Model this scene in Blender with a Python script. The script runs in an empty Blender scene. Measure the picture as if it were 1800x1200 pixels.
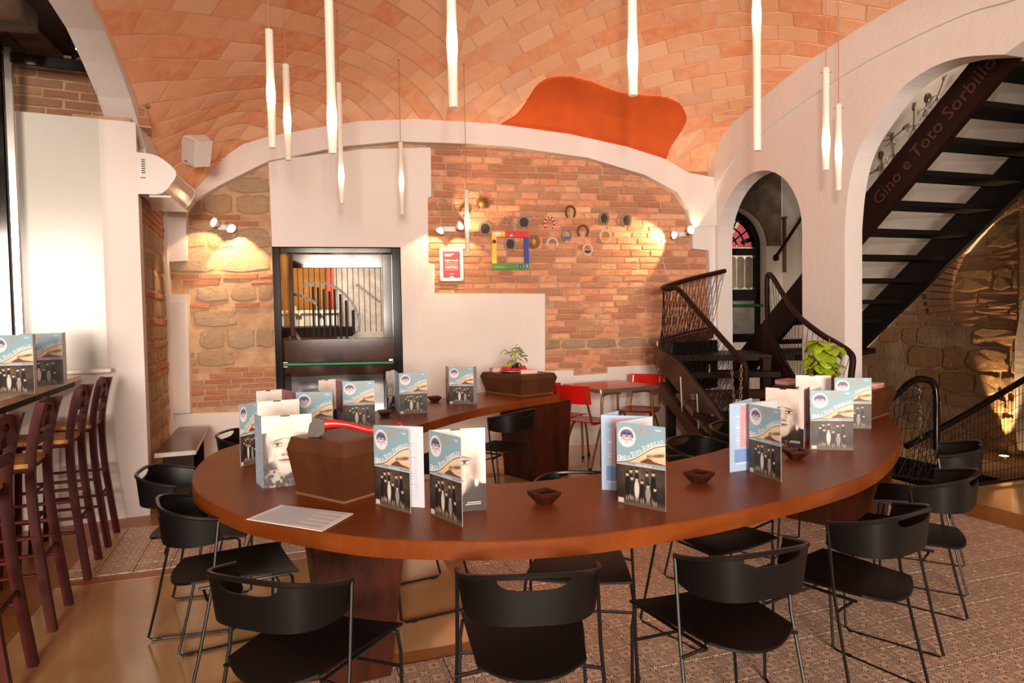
import bpy, math, random
import numpy as np
from mathutils import Vector, Matrix
from mathutils.geometry import tessellate_polygon
from mathutils.bvhtree import BVHTree
random.seed(7)
SC = bpy.context.scene
COL = SC.collection
# ---------------------------------------------------------------- camera
CF, CP, CR, CH = 1200.0, 0.0367, -0.0176, 1.47      # focal length in px of an 1800 px frame, pitch, roll, eye height
cam = bpy.data.cameras.new('camera'); camo = bpy.data.objects.new('camera', cam); COL.objects.link(camo)
cam.sensor_width = 36; cam.lens = CF/1800*36; cam.clip_start = .05; cam.clip_end = 100
camo.matrix_world = Matrix.Translation((0, 0, CH)) @ Matrix.Rotation(-CP, 4, 'X') @ Matrix.Rotation(math.pi/2, 4, 'X') @ Matrix.Rotation(CR, 4, 'Z')
SC.camera = camo
# ---------------------------------------------------------------- world, lights, exposure
w = bpy.data.worlds.new('world'); SC.world = w; w.use_nodes = True
w.node_tree.nodes['Background'].inputs[0].default_value = (1.0, .80, .64, 1)
w.node_tree.nodes['Background'].inputs[1].default_value = 0.24
SC.view_settings.view_transform = 'Standard'; SC.view_settings.look = 'None'
SC.view_settings.gamma = 1; SC.view_settings.use_curve_mapping = False
SC.view_settings.exposure = -0.1
def light(name, typ, loc, power, col, size=.1, target=None, **k):
    l = bpy.data.lights.new(name, typ); o = bpy.data.objects.new(name, l); COL.objects.link(o)
    l.energy = power; l.color = col; o.location = loc
    if typ == 'AREA': l.size = size
    elif typ in ('POINT', 'SPOT'): l.shadow_soft_size = size
    for a, v in k.items(): setattr(l, a, v)
    if target is not None:
        o.rotation_euler = (Vector(target)-Vector(loc)).to_track_quat('-Z', 'Y').to_euler()
    return o
light('photo_flash', 'SPOT', (.05, -.1, 1.9), 800, (1, .88, .78), .05, (-.5, 6, 4.4), spot_size=math.radians(115), spot_blend=1.0)
light('dining_room_light', 'AREA', (1.2, -8.0, 2.3), 2000, (1, .84, .72), 2.4, (-.6, 6, 3.4))  # unseen soft fill added far behind the camera for the room's ambient light
light('bar_ceiling_light', 'AREA', (-4.4, 2.6, 3.2), 4, (1, .78, .58), .8, (-3.6, 4.2, 0))
light('hall_ceiling_light', 'AREA', (4.3, 7.6, 4.3), 9, (1, .80, .62), .8, (4.6, 6.4, 0))  # fill added to brighten the hall, no lamp hangs there
light('street_daylight', 'AREA', (-1.9, 9.0, 3.6), 60, (.95, .97, 1), 1.5, (-2.0, 8.6, 0))
light('courtyard_daylight', 'AREA', (3.2, 11.0, 3.6), 90, (.95, .97, 1), 1.5, (3.2, 10.6, 0))
# ---------------------------------------------------------------- helpers
def ray(px, py):
    u, v = px-900, py-600
    c, s = math.cos(-CR), math.sin(-CR); u, v = u*c-v*s, u*s+v*c
    d = (u/CF, 1.0, -v/CF)
    return Vector((d[0], math.cos(CP)*d[1]+math.sin(CP)*d[2], -math.sin(CP)*d[1]+math.cos(CP)*d[2]))
EYE = Vector((0, 0, CH))
def onz(px, py, z=0.0):
    r = ray(px, py); return EYE + r*((z-CH)/r.z)
def ony(px, py, y):
    r = ray(px, py); return EYE + r*(y/r.y)
class Fr:
    """a wall frame: u runs along the wall to the viewer's right, n points into the room"""
    def __init__(s, o, ang):
        s.o = Vector((o[0], o[1], 0)); s.ang = ang
        s.u = Vector((math.cos(ang), math.sin(ang), 0)); s.n = Vector((math.sin(ang), -math.cos(ang), 0))
    def P(s, u, z, off=0): return s.o + s.u*u + s.n*off + Vector((0, 0, z))
    def pix(s, px, py, off=0):
        r = ray(px, py); p0 = s.o + s.n*off
        t = (p0-EYE).dot(s.n)/r.dot(s.n); p = EYE+r*t
        return ((p-s.o).dot(s.u), p.z)
    def mat(s, u=0, z=0, off=0):
        return Matrix.Translation(s.P(u, z, off)) @ Matrix.Rotation(s.ang, 4, 'Z')
TH = 0.3246
BW = Fr((0, 7.57), math.atan(.22))
RW = Fr((2.36, 8.09), TH-math.pi/2)
LW = Fr((-2.79, 5.17), math.atan2(.963, -.269))
LW2 = Fr((-2.80, 5.17), math.atan2(1.65, -.61))
PF = Fr((-2.79, 5.17), .457)
D1 = Vector((math.cos(TH), math.sin(TH), 0)); D2 = Vector((math.sin(TH), -math.cos(TH), 0))
def G(a, b, z=0): return D1*a + D2*b + Vector((0, 0, z))

class MB:
    def __init__(s): s.v = []; s.f = []; s.m = []; s.mi = 0; s.sm = []; s.smooth = False
    def add(s, vs, fs):
        k = len(s.v); s.v += [tuple(x) for x in vs]
        for f in fs: s.f.append(tuple(i+k for i in f)); s.m.append(s.mi); s.sm.append(s.smooth)
        return s
    def box(s, x0, x1, y0, y1, z0, z1, M=None):
        vs = [Vector((x, y, z)) for z in (z0, z1) for y in (y0, y1) for x in (x0, x1)]
        if M is not None: vs = [M @ v for v in vs]
        return s.add(vs, [(0, 2, 3, 1), (4, 5, 7, 6), (0, 1, 5, 4), (2, 6, 7, 3), (0, 4, 6, 2), (1, 3, 7, 5)])
    def bbox(s, x0, x1, y0, y1, z0, z1, b=.003, M=None):
        """box with chamfered vertical and horizontal edges"""
        vs = []; 
        for z, i in ((z0, b), (z0+b, 0), (z1-b, 0), (z1, b)):
            for (x, y) in ((x0+i, y0+i+b), (x0+i+b, y0+i), (x1-i-b, y0+i), (x1-i, y0+i+b), (x1-i, y1-i-b), (x1-i-b, y1-i), (x0+i+b, y1-i), (x0+i, y1-i-b)):
                vs.append(Vector((x, y, z)))
        if M is not None: vs = [M @ v for v in vs]
        fs = [tuple(range(7, -1, -1)), tuple(range(24, 32))]
        for k in range(3):
            for j in range(8): fs.append((k*8+j, k*8+(j+1) % 8, k*8+8+(j+1) % 8, k*8+8+j))
        return s.add(vs, fs)
    def prism(s, pts, y0, y1, tf=None):
        """polygon pts (x,z) extruded from y0 (front) to y1; tf maps (x,y,z)"""
        pts = list(pts)
        A = sum(pts[i][0]*pts[(i+1) % len(pts)][1]-pts[(i+1) % len(pts)][0]*pts[i][1] for i in range(len(pts)))
        if A < 0: pts.reverse()
        n = len(pts); tf = tf or (lambda x, y, z: (x, y, z))
        tri = tessellate_polygon([[Vector((p[0], p[1], 0)) for p in pts]])
        vs = [tf(p[0], y0, p[1]) for p in pts]+[tf(p[0], y1, p[1]) for p in pts]
        fs = []
        for t in tri:
            a = [pts[i] for i in t]; ar = (a[1][0]-a[0][0])*(a[2][1]-a[0][1])-(a[2][0]-a[0][0])*(a[1][1]-a[0][1])
            if ar < 0: t = t[::-1]
            fs.append(tuple(t)); fs.append(tuple(i+n for i in t[::-1]))
        for i in range(n):
            j = (i+1) % n; fs.append((i, i+n, j+n, j))
        return s.add(vs, fs)
    def flat(s, pts, z0, z1):
        """polygon (x,y) extruded in z"""
        return s.prism(pts, z0, z1, tf=lambda x, y, z: (x, z, y))
    def tube(s, pts, r, n=8, closed=False, cap=True):
        P = [Vector(p) for p in pts]; m = len(P); R = r if isinstance(r, (list, tuple)) else [r]*m
        rings = []; prev = None
        for i in range(m):
            if closed: t = P[(i+1) % m]-P[i-1]
            else: t = P[min(i+1, m-1)]-P[max(i-1, 0)]
            t = t.normalized() if t.length > 1e-9 else Vector((0, 0, 1))
            if prev is None:
                a = Vector((0, 0, 1)) if abs(t.z) < .9 else Vector((1, 0, 0)); x = t.cross(a).normalized()
            else:
                x = (prev - t*prev.dot(t)); x = x.normalized() if x.length > 1e-6 else prev
            y = t.cross(x); prev = x
            rings.append([P[i]+(x*math.cos(2*math.pi*k/n)+y*math.sin(2*math.pi*k/n))*R[i] for k in range(n)])
        vs = [v for q in rings for v in q]; fs = []
        for i in range(m if closed else m-1):
            j = (i+1) % m
            for k in range(n): fs.append((i*n+k, i*n+(k+1) % n, j*n+(k+1) % n, j*n+k))
        if cap and not closed: fs += [tuple(range(n-1, -1, -1)), tuple(range((m-1)*n, m*n))]
        sm = s.smooth; s.smooth = True; s.add(vs, fs); s.smooth = sm
        return s
    def lathe(s, prof, n=24, M=None, smooth=True):
        vs = []; fs = []
        for (r, z) in prof:
            for k in range(n): vs.append(Vector((r*math.cos(2*math.pi*k/n), r*math.sin(2*math.pi*k/n), z)))
        if M is not None: vs = [M @ v for v in vs]
        m = len(prof)
        for i in range(m-1):
            for k in range(n): fs.append((i*n+k, i*n+(k+1) % n, (i+1)*n+(k+1) % n, (i+1)*n+k))
        if prof[0][0] > 1e-6: fs.append(tuple(range(n-1, -1, -1)))
        if prof[-1][0] > 1e-6: fs.append(tuple(range((m-1)*n, m*n)))
        sm = s.smooth; s.smooth = smooth; s.add(vs, fs); s.smooth = sm
        return s
    def grid(s, fn, nu, nv, flip=False):
        vs = [fn(i/(nu-1), j/(nv-1)) for j in range(nv) for i in range(nu)]
        fs = []
        for j in range(nv-1):
            for i in range(nu-1):
                q = (j*nu+i, j*nu+i+1, (j+1)*nu+i+1, (j+1)*nu+i); fs.append(q[::-1] if flip else q)
        sm = s.smooth; s.smooth = True; s.add(vs, fs); s.smooth = sm
        return s
    def sheet(s, fn, nu, nv, th):
        """thick sheet: fn(u,v)->(point, normal)"""
        A = []; B = []
        for j in range(nv):
            for i in range(nu):
                p, nn = fn(i/(nu-1), j/(nv-1)); p = Vector(p); nn = Vector(nn)
                A.append(p+nn*th/2); B.append(p-nn*th/2)
        N = nu*nv; fs = []
        for j in range(nv-1):
            for i in range(nu-1):
                a = j*nu+i; fs.append((a, a+1, a+nu+1, a+nu)); fs.append((a+N, a+nu+N, a+nu+1+N, a+1+N))
        bd = [i for i in range(nu)]+[j*nu+nu-1 for j in range(1, nv)]+[(nv-1)*nu+i for i in range(nu-2, -1, -1)]+[j*nu for j in range(nv-2, 0, -1)]
        for k in range(len(bd)):
            a, b = bd[k], bd[(k+1) % len(bd)]; fs.append((a, a+N, b+N, b))
        sm = s.smooth; s.smooth = True; s.add(A+B, fs); s.smooth = sm
        return s
    def mesh(s, name, mats):
        me = bpy.data.meshes.new(name); me.from_pydata(s.v, [], s.f)
        if not isinstance(mats, (list, tuple)): mats = [mats]
        for m in mats: me.materials.append(m)
        if len(mats) > 1: me.polygons.foreach_set('material_index', s.m)
        me.polygons.foreach_set('use_smooth', s.sm)
        me.update(); return me
    def build(s, name, mats, parent=None, M=None, **tags):
        o = bpy.data.objects.new(name, s.mesh(name, mats)); COL.objects.link(o)
        if parent is not None: o.parent = parent
        if M is not None: o.matrix_local = M
        if any(s.sm): sharp(o.data)
        for k, v in tags.items(): o[k] = v
        return o
def sharp(me, ang=.7):
    try: me.set_sharp_from_angle(angle=ang)
    except Exception: pass
def tag(o, label=None, cat=None, group=None, kind=None):
    if label: o['label'] = label
    if cat: o['category'] = cat
    if group: o['group'] = group
    if kind: o['kind'] = kind
    return o
def empty(name, M=None, label=None, cat=None, group=None):
    o = bpy.data.objects.new(name, None); COL.objects.link(o); o.empty_display_size = .05
    if M is not None: o.matrix_world = M if isinstance(M, Matrix) else Matrix.Translation(M)
    return tag(o, label, cat, group)
def TR(x, y, z, rz=0): return Matrix.Translation((x, y, z)) @ Matrix.Rotation(rz, 4, 'Z')
def dup(o, parent=None, M=None):
    c = o.copy(); COL.objects.link(c); c.parent = parent
    for ch in o.children:
        dup(ch, c)
    if M is not None: c.matrix_world = M
    return c
def inpoly(x, y, P):
    c = False; j = len(P)-1
    for i in range(len(P)):
        if (P[i][1] > y) != (P[j][1] > y) and x < (P[j][0]-P[i][0])*(y-P[i][1])/(P[j][1]-P[i][1])+P[i][0]: c = not c
        j = i
    return c
def clip(P, a, b, c):
    """keep a*x+b*y+c>=0"""
    out = []
    for i in range(len(P)):
        p, q = P[i], P[(i+1) % len(P)]; dp = a*p[0]+b*p[1]+c; dq = a*q[0]+b*q[1]+c
        if dp >= 0: out.append(p)
        if (dp >= 0) != (dq >= 0):
            t = dp/(dp-dq); out.append((p[0]+(q[0]-p[0])*t, p[1]+(q[1]-p[1])*t))
    return out
def area(P): return abs(sum(P[i][0]*P[(i+1) % len(P)][1]-P[(i+1) % len(P)][0]*P[i][1] for i in range(len(P))))/2
def catmull(pts, n=6, closed=False):
    P = [Vector(p) for p in pts]; out = []; m = len(P)
    for i in range(m if closed else m-1):
        p0 = P[i-1] if (closed or i > 0) else P[0]*2-P[1]; p1 = P[i]; p2 = P[(i+1) % m]
        p3 = P[(i+2) % m] if (closed or i+2 < m) else p2*2-p1
        for k in range(n):
            t = k/n
            out.append(.5*((2*p1)+(p2-p0)*t+(2*p0-5*p1+4*p2-p3)*t*t+(3*p1-p0-3*p2+p3)*t**3))
    if not closed: out.append(P[-1])
    return out
# ---------------------------------------------------------------- materials
def srgb(r, g, b): return tuple(((c/255)/12.92 if c/255 < .04045 else ((c/255+.055)/1.055)**2.4) for c in (r, g, b))
def mat(name, col, rough=.6, metal=0., col2=None, nscale=6., nmix=1., bump=0., bscale=40., rnd=None, hsv=0., emis=None, estr=1., coat=0., spec=.5, detail=4, trans=0., alpha=1., dirt=None, stretch=None):
    m = bpy.data.materials.new(name); m.use_nodes = True; nt = m.node_tree; N = nt.nodes; L = nt.links
    b = N['Principled BSDF']
    def val(x): return (x[0], x[1], x[2], 1) if len(x) == 3 else x
    b.inputs['Roughness'].default_value = rough; b.inputs['Metallic'].default_value = metal
    b.inputs['Specular IOR Level'].default_value = spec; b.inputs['Coat Weight'].default_value = coat
    b.inputs['Coat Roughness'].default_value = .15
    if trans: b.inputs['Transmission Weight'].default_value = trans
    if alpha < 1: b.inputs['Alpha'].default_value = alpha
    b.inputs['Base Color'].default_value = val(col)
    out = None
    tc = N.new('ShaderNodeTexCoord'); co = tc.outputs['Object']
    if stretch:
        mp = N.new('ShaderNodeMapping'); mp.inputs['Scale'].default_value = stretch; L.new(co, mp.inputs['Vector']); co = mp.outputs[0]
    if rnd or hsv:
        oi = N.new('ShaderNodeObjectInfo'); gi = N.new('ShaderNodeNewGeometry'); ad = N.new('ShaderNodeMath'); ad.operation = 'ADD'
        L.new(oi.outputs['Random'], ad.inputs[0]); L.new(gi.outputs['Random Per Island'], ad.inputs[1])
        fr = N.new('ShaderNodeMath'); fr.operation = 'FRACT'; L.new(ad.outputs[0], fr.inputs[0]); R = fr.outputs[0]
        va = N.new('ShaderNodeVectorMath'); va.operation = 'SCALE'; L.new(R, va.inputs['Scale']); va.inputs[0].default_value = (37, 91, 53)
        vb = N.new('ShaderNodeVectorMath'); vb.operation = 'ADD'; L.new(co, vb.inputs[0]); L.new(va.outputs[0], vb.inputs[1]); co = vb.outputs[0]
    if rnd:
        cr = N.new('ShaderNodeValToRGB'); cr.color_ramp.interpolation = 'CONSTANT' if len(rnd) > 2 else 'LINEAR'; L.new(R, cr.inputs[0])
        e = cr.color_ramp.elements
        while len(e) < len(rnd): e.new(.5)
        for i, c in enumerate(rnd): e[i].position = i/len(rnd); e[i].color = val(c)
        out = cr.outputs[0]
    if col2 is not None:
        nz = N.new('ShaderNodeTexNoise'); nz.inputs['Scale'].default_value = nscale; nz.inputs['Detail'].default_value = detail; nz.inputs['Roughness'].default_value = .6
        L.new(co, nz.inputs['Vector'])
        mr = N.new('ShaderNodeMapRange'); mr.inputs[1].default_value = .35; mr.inputs[2].default_value = .65; mr.inputs[4].default_value = nmix; L.new(nz.outputs[0], mr.inputs[0])
        mx = N.new('ShaderNodeMix'); mx.data_type = 'RGBA'; L.new(mr.outputs[0], mx.inputs[0])
        if out: L.new(out, mx.inputs[6])
        else: mx.inputs[6].default_value = val(col)
        mx.inputs[7].default_value = val(col2); out = mx.outputs[2]
    if dirt is not None:
        nz = N.new('ShaderNodeTexNoise'); nz.inputs['Scale'].default_value = dirt[1]; nz.inputs['Detail'].default_value = 8; L.new(co, nz.inputs['Vector'])
        mr = N.new('ShaderNodeMapRange'); mr.inputs[1].default_value = .56; mr.inputs[2].default_value = .74; mr.inputs[4].default_value = dirt[2]; L.new(nz.outputs[0], mr.inputs[0])
        mx = N.new('ShaderNodeMix'); mx.data_type = 'RGBA'; L.new(mr.outputs[0], mx.inputs[0])
        if out: L.new(out, mx.inputs[6])
        else: mx.inputs[6].default_value = val(col)
        mx.inputs[7].default_value = val(dirt[0]); out = mx.outputs[2]
    if out: L.new(out, b.inputs['Base Color'])
    if bump:
        nb = N.new('ShaderNodeTexNoise'); nb.inputs['Scale'].default_value = bscale; nb.inputs['Detail'].default_value = 6; nb.inputs['Roughness'].default_value = .65
        L.new(co, nb.inputs['Vector']); bp = N.new('ShaderNodeBump'); bp.inputs['Strength'].default_value = 1; bp.inputs['Distance'].default_value = bump
        L.new(nb.outputs[0], bp.inputs['Height']); L.new(bp.outputs[0], b.inputs['Normal'])
    if emis is not None:
        b.inputs['Emission Color'].default_value = val(emis); b.inputs['Emission Strength'].default_value = estr
    return m
S = srgb
m_plaster = mat('white_plaster', (.755, .695, .665), .75, col2=(.73, .66, .62), nscale=1.3, bump=.004, bscale=14)
m_mortar = mat('old_mortar', S(204, 168, 134), .9, col2=S(180, 142, 108), nscale=7, bump=.012, bscale=45)
m_vmortar = mat('vault_mortar', S(234, 190, 158), .9, col2=S(220, 166, 130), nscale=5, bump=.006, bscale=40)
m_vbrick = mat('vault_brick', S(214, 131, 89), .85, rnd=[S(239, 177, 135), S(241, 181, 139), S(233, 165, 121), S(241, 189, 151), S(235, 161, 115), S(237, 175, 133), S(229, 177, 143), S(245, 195, 157), S(231, 147, 99)], col2=S(245, 193, 153), nscale=9, nmix=.5, bump=.004, bscale=50, dirt=(S(241, 203, 169), 6, .35))
m_brick = mat('wall_brick', S(190, 105, 65), .85, rnd=[S(220, 146, 112), S(224, 152, 114), S(214, 130, 92), S(222, 162, 124), S(216, 136, 98), S(208, 138, 104), S(228, 168, 128), S(214, 132, 98), S(224, 144, 110), S(204, 144, 112)], col2=S(224, 176, 142), nscale=14, nmix=.55, bump=.010, bscale=55, dirt=(S(120, 78, 58), 9, .6))
m_stone = mat('wall_stone', S(190, 150, 105), .9, rnd=[S(214, 180, 144), S(206, 170, 134), S(220, 190, 156), S(204, 166, 128), S(216, 174, 128)], col2=S(228, 198, 166), nscale=7, nmix=.6, bump=.04, bscale=16, dirt=(S(160, 124, 92), 5, .4))
m_orange = mat('orange_plaster', S(214, 92, 26), .8, col2=S(196, 80, 22), nscale=2.5, bump=.003, bscale=20)
m_resin = mat('resin_floor', S(204, 160, 110), .13, col2=S(186, 142, 94), nscale=1.8, spec=.6, coat=.3)
m_brown = mat('ochre_cement', S(168, 106, 48), .35, col2=S(150, 92, 40), nscale=3, bump=.002, bscale=30)
m_table = mat('rust_brown_resin', S(130, 64, 22), .38, col2=S(106, 48, 15), nscale=2.2, detail=8, bump=.0012, bscale=30, spec=.2, dirt=(S(134, 78, 38), 5, .4))
m_dkwood = mat('dark_stained_wood', S(36, 15, 8), .5, spec=.18, col2=S(34, 14, 8), nscale=5, bump=.003, bscale=30, stretch=(8, 1, 1))
m_black = mat('matt_black_plastic', S(12, 9, 8), .48, spec=.28)
m_rod = mat('black_metal_rod', S(24, 20, 19), .35, metal=.3)
m_blackpaint = mat('glossy_black_paint', S(16, 9, 7), .1, spec=.4)
m_blackflat = mat('flat_black_steel', S(16, 10, 8), .6, spec=.25)
m_white = mat('white_enamel', S(225, 218, 212), .35)
m_marble = mat('cream_marble', S(222, 200, 176), .25, col2=S(206, 180, 150), nscale=5)
m_chrome = mat('chrome', S(200, 195, 190), .18, metal=1)
m_glassdark = mat('dark_glass', S(46, 46, 46), .05, spec=.8, coat=.6)
def glass(name, col, mixv=.75):
    m = bpy.data.materials.new(name); m.use_nodes = True; nt = m.node_tree; N = nt.nodes; L = nt.links
    N.remove(N['Principled BSDF']); o = N['Material Output']; t = N.new('ShaderNodeBsdfTransparent'); g = N.new('ShaderNodeBsdfGlossy')
    t.inputs[0].default_value = (*col, 1); g.inputs['Roughness'].default_value = .18
    f = N.new('ShaderNodeFresnel'); f.inputs[0].default_value = 1.5; x = N.new('ShaderNodeMixShader')
    fm = N.new('ShaderNodeMath'); fm.operation = 'MULTIPLY'; fm.inputs[1].default_value = .22; L.new(f.outputs[0], fm.inputs[0]); L.new(fm.outputs[0], x.inputs[0]); L.new(t.outputs[0], x.inputs[1]); L.new(g.outputs[0], x.inputs[2]); L.new(x.outputs[0], o.inputs[0])
    return m
m_glass = glass('clear_glass', (.93, .94, .93))
# ================================================================ FLOOR
def rect_ab(a0, a1, b0, b1): return [tuple(G(a, b)[:2]) for a, b in ((a0, b0), (a1, b0), (a1, b1), (a0, b1))]
floor = bpy.data.objects.new('floor', None)
PIT = (5.0, 6.42, -6.3, -4.08)
mb = MB()      # resin base slab, left open over the stairwell
for r in ((-6, PIT[0], -12, 1.5), (PIT[1], 9.5, -12, 1.5), (PIT[0], PIT[1], PIT[3], 1.5), (PIT[0], PIT[1], -12, PIT[2])):
    mb.flat(rect_ab(*r), -.15, 0)
floor = mb.build('floor', m_resin, kind='structure')
mb = MB()
for r in ((4.55, 4.93, -2.841, 1.5), (.885, .985, -4.9, -2.841), (4.55, 4.93, -6.2, -2.841),
          (-3.2, -1.24, -6.6, 1.5), (-1.24, .45, -6.4, -5.46), (-1.24, .45, -4.48, -4.37), (.45, .55, -6.4, -4.37), (-1.24, .985, -2.95, -2.841), (.5, 2.25, -6.08, -5.95), (2.15, 2.25, -7.6, -6.08), (-1.24, .885, -2.841, 1.5)):
    mb.flat(rect_ab(*r), -.01, .002)
mb.build('cement_border', m_brown, floor)
# patterned cement tile: procedural print on every 20 cm tile
def tile_mat():
    m = bpy.data.materials.new('printed_cement_tile'); m.use_nodes = True; nt = m.node_tree; N = nt.nodes; L = nt.links; b = N['Principled BSDF']
    tc = N.new('ShaderNodeTexCoord'); sp = N.new('ShaderNodeSeparateXYZ'); L.new(tc.outputs['Object'], sp.inputs[0])
    def mt(op, a, b_=None, c=None):
        n = N.new('ShaderNodeMath'); n.operation = op
        for i, x in enumerate((a, b_, c)):
            if x is None: continue
            if isinstance(x, (int, float)): n.inputs[i].default_value = x
            else: L.new(x, n.inputs[i])
        return n.outputs[0]
    # fold the tile into one eighth: motif cell of 10 cm, mirrored
    def fold(c): return mt('ABSOLUTE', mt('SUBTRACT', mt('MULTIPLY', mt('PINGPONG', mt('ADD', c, 1.0), .05), 20.0), 0.0))   # 0 at cell corner ..1 at cell middle
    X, Y = fold(sp.outputs[0]), fold(sp.outputs[1])
    # petals along the axes from the flower (0,0), eye at (1,0) and (0,1), small cross at (1,1)
    def ell(u, v):
        p_, q_ = mt('DIVIDE', mt('SUBTRACT', 1.0, u), .66), mt('DIVIDE', v, .30)
        return mt('SQRT', mt('ADD', mt('MULTIPLY', p_, p_), mt('MULTIPLY', q_, q_)))
    e = mt('MINIMUM', ell(X, Y), ell(Y, X))
    def ringm(c0, w_): return mt('LESS_THAN', mt('ABSOLUTE', mt('SUBTRACT', e, c0)), w_)
    f1, f2 = mt('SUBTRACT', 1.0, X), mt('SUBTRACT', 1.0, Y)
    rr_ = mt('SQRT', mt('ADD', mt('MULTIPLY', f1, f1), mt('MULTIPLY', f2, f2)))
    lines = mt('MAXIMUM', mt('MAXIMUM', ringm(1.0, .10), ringm(.62, .06)), mt('MULTIPLY', ringm(1.55, .10), mt('GREATER_THAN', rr_, .30)))
    core = mt('LESS_THAN', e, .20)
    cross = mt('MULTIPLY', mt('LESS_THAN', rr_, .24), mt('LESS_THAN', mt('MINIMUM', f1, f2), .075))
    def mix(fac, a, c):
        x = N.new('ShaderNodeMix'); x.data_type = 'RGBA'; L.new(fac, x.inputs[0])
        if isinstance(a, tuple): x.inputs[6].default_value = (*a, 1)
        else: L.new(a, x.inputs[6])
        x.inputs[7].default_value = (*c, 1); return x.outputs[2]
    c = mix(lines, S(224, 196, 172), S(124, 76, 58)); c = mix(core, c, S(128, 44, 26)); c = mix(cross, c, S(196, 112, 40))
    nz = N.new('ShaderNodeTexNoise'); nz.inputs['Scale'].default_value = 5; L.new(tc.outputs['Object'], nz.inputs[0]); 
    oi = N.new('ShaderNodeObjectInfo'); v = mt('ADD', mt('MULTIPLY', oi.outputs['Random'], .16), .84)
    hs = N.new('ShaderNodeHueSaturation'); L.new(c, hs.inputs['Color']); L.new(v, hs.inputs['Value']); L.new(hs.outputs[0], b.inputs['Base Color'])
    b.inputs['Roughness'].default_value = .38; b.inputs['Specular IOR Level'].default_value = .4
    return m
m_tile = tile_mat(); m_grout = mat('dark_grout', S(96, 68, 48), .8, col2=S(70, 48, 34), nscale=8)
tile_me = MB().bbox(-.0975, .0975, -.0975, .0975, -.004, .006, .0012).mesh('tile', m_tile)
cand = []
FIELDS = [(.985, 4.55, -4.9, -2.841, 3.016, -2.441), (-.9, 4.55, -2.841, -1.2, 3.016, -2.441), (-1.24, .45, -5.46, -4.48, -1.074, -5.42), (.5, 2.15, -7.6, -6.08, 1.95, -6.08)]
mg = MB()
for a0, a1, b0, b1, oa, ob in FIELDS:
    mg.flat(rect_ab(a0, a1, b0, b1), -.008, .0032)
    ka = math.floor((a0-oa)/.2); 
    for i in range(ka-1, ka+40):
        for j in range(math.floor((b0-ob)/.2)-1, math.floor((b1-ob)/.2)+2):
            ca, cb = oa+i*.2+.1, ob+j*.2+.1
            if ca-.1 > a1-.03 or ca+.1 < a0+.03 or cb-.1 > b1-.03 or cb+.1 < b0+.03: continue
            A0, A1, B0, B1 = max(ca-.1, a0), min(ca+.1, a1), max(cb-.1, b0), min(cb+.1, b1)
            p = G(ca, cb)
            if p.y < .9: continue
            px = p.x/p.y
            if abs(px) > 1.7: continue
            full = (A1-A0 > .199 and B1-B0 > .199)
            cand.append((p.length+(50 if abs(px) > .8 or p.y < 2.0 else 0), ca, cb, full, A0, A1, B0, B1))
mg.build('grout_bed', m_grout, floor)
cand.sort(); ms = MB(); nt_ = 0
RZ = Matrix.Rotation(TH, 4, 'Z')
for d, ca, cb, full, A0, A1, B0, B1 in cand:
    h = random.uniform(-.0008, .0008)
    if nt_ < 296:
        if full: me = tile_me
        else:
            g_ = .0025
            me = MB().bbox(A0-ca+g_, A1-ca-g_, cb-B1+g_, cb-B0-g_, -.004, .006, .0012).mesh('tile', m_tile)
        o = bpy.data.objects.new('tile', me); COL.objects.link(o); o.parent = floor
        o.matrix_local = Matrix.Translation(G(ca, cb, .002+h)) @ RZ; nt_ += 1
    else:
        ms.box(A0+.0025, A1-.0025, -B1+.0025, -B0-.0025, -.004, .008+h)
if ms.v:
    o = ms.build('far_tiles', m_tile, floor, kind='stuff'); o.matrix_local = RZ
# stairwell going down to the basement
mb = MB(); a0, a1, b0, b1 = PIT
for r in ((a0-.1, a0, b0, b1), (a1, a1+.1, b0, b1), (a0-.1, a1+.1, b1, b1+.1), (a0-.1, a1+.1, b0-.1, b0)):
    mb.flat(rect_ab(*r), -2.2, -.15)
mb.flat(rect_ab(a0-.1, a1+.1, b0-.1, b1+.1), -2.3, -2.2)
mb.build('trim_1', m_blackflat, kind='structure')
# ================================================================ VAULT
BLc, BRc = Vector((-3.26, 6.85, 0)), Vector((2.36, 8.09, 0))
UL, UR = Vector((.269, -.963, 0)), D2.copy()
T = 6.4
ZL = [(0, 2.50), (.4, 2.70), (.9, 2.86), (1.27, 2.97), (1.66, 3.12), (2.07, 3.28), (2.68, 3.45), (3.4, 3.56), (4.2, 3.56), (5, 3.4), (5.8, 3.1), (6.4, 2.6)]
ZR = [(0, 3.11), (.15, 3.36), (.36, 3.52), (.88, 3.66), (1.4, 3.78), (2.0, 3.86), (2.9, 3.92), (3.6, 3.88), (4.5, 3.75), (5.4, 3.45), (6.4, 2.9)]
OUT = [(320, 317), (400, 267), (472, 245), (567, 228), (633, 218), (733, 214), (867, 222), (1000, 240), (1100, 262), (1167, 283), (1210, 308)]
INN = [(327, 372), (340, 353), (383, 327), (473, 282), (600, 257), (700, 248), (833, 253), (900, 258), (1033, 277), (1133, 307), (1190, 337), (1210, 367), (1217, 400)]
zb = [BW.pix(*p, off=.12) for p in OUT]
U0 = (BLc-BW.o).dot(BW.u); U1 = (BRc-BW.o).dot(BW.u)
ZB = [((u-U0)/(U1-U0), z) for u, z in zb]
ZB = [(0, ZL[0][1])]+[q for q in ZB if .015 < q[0] < .985]+[(1, ZR[0][1])]
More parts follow.
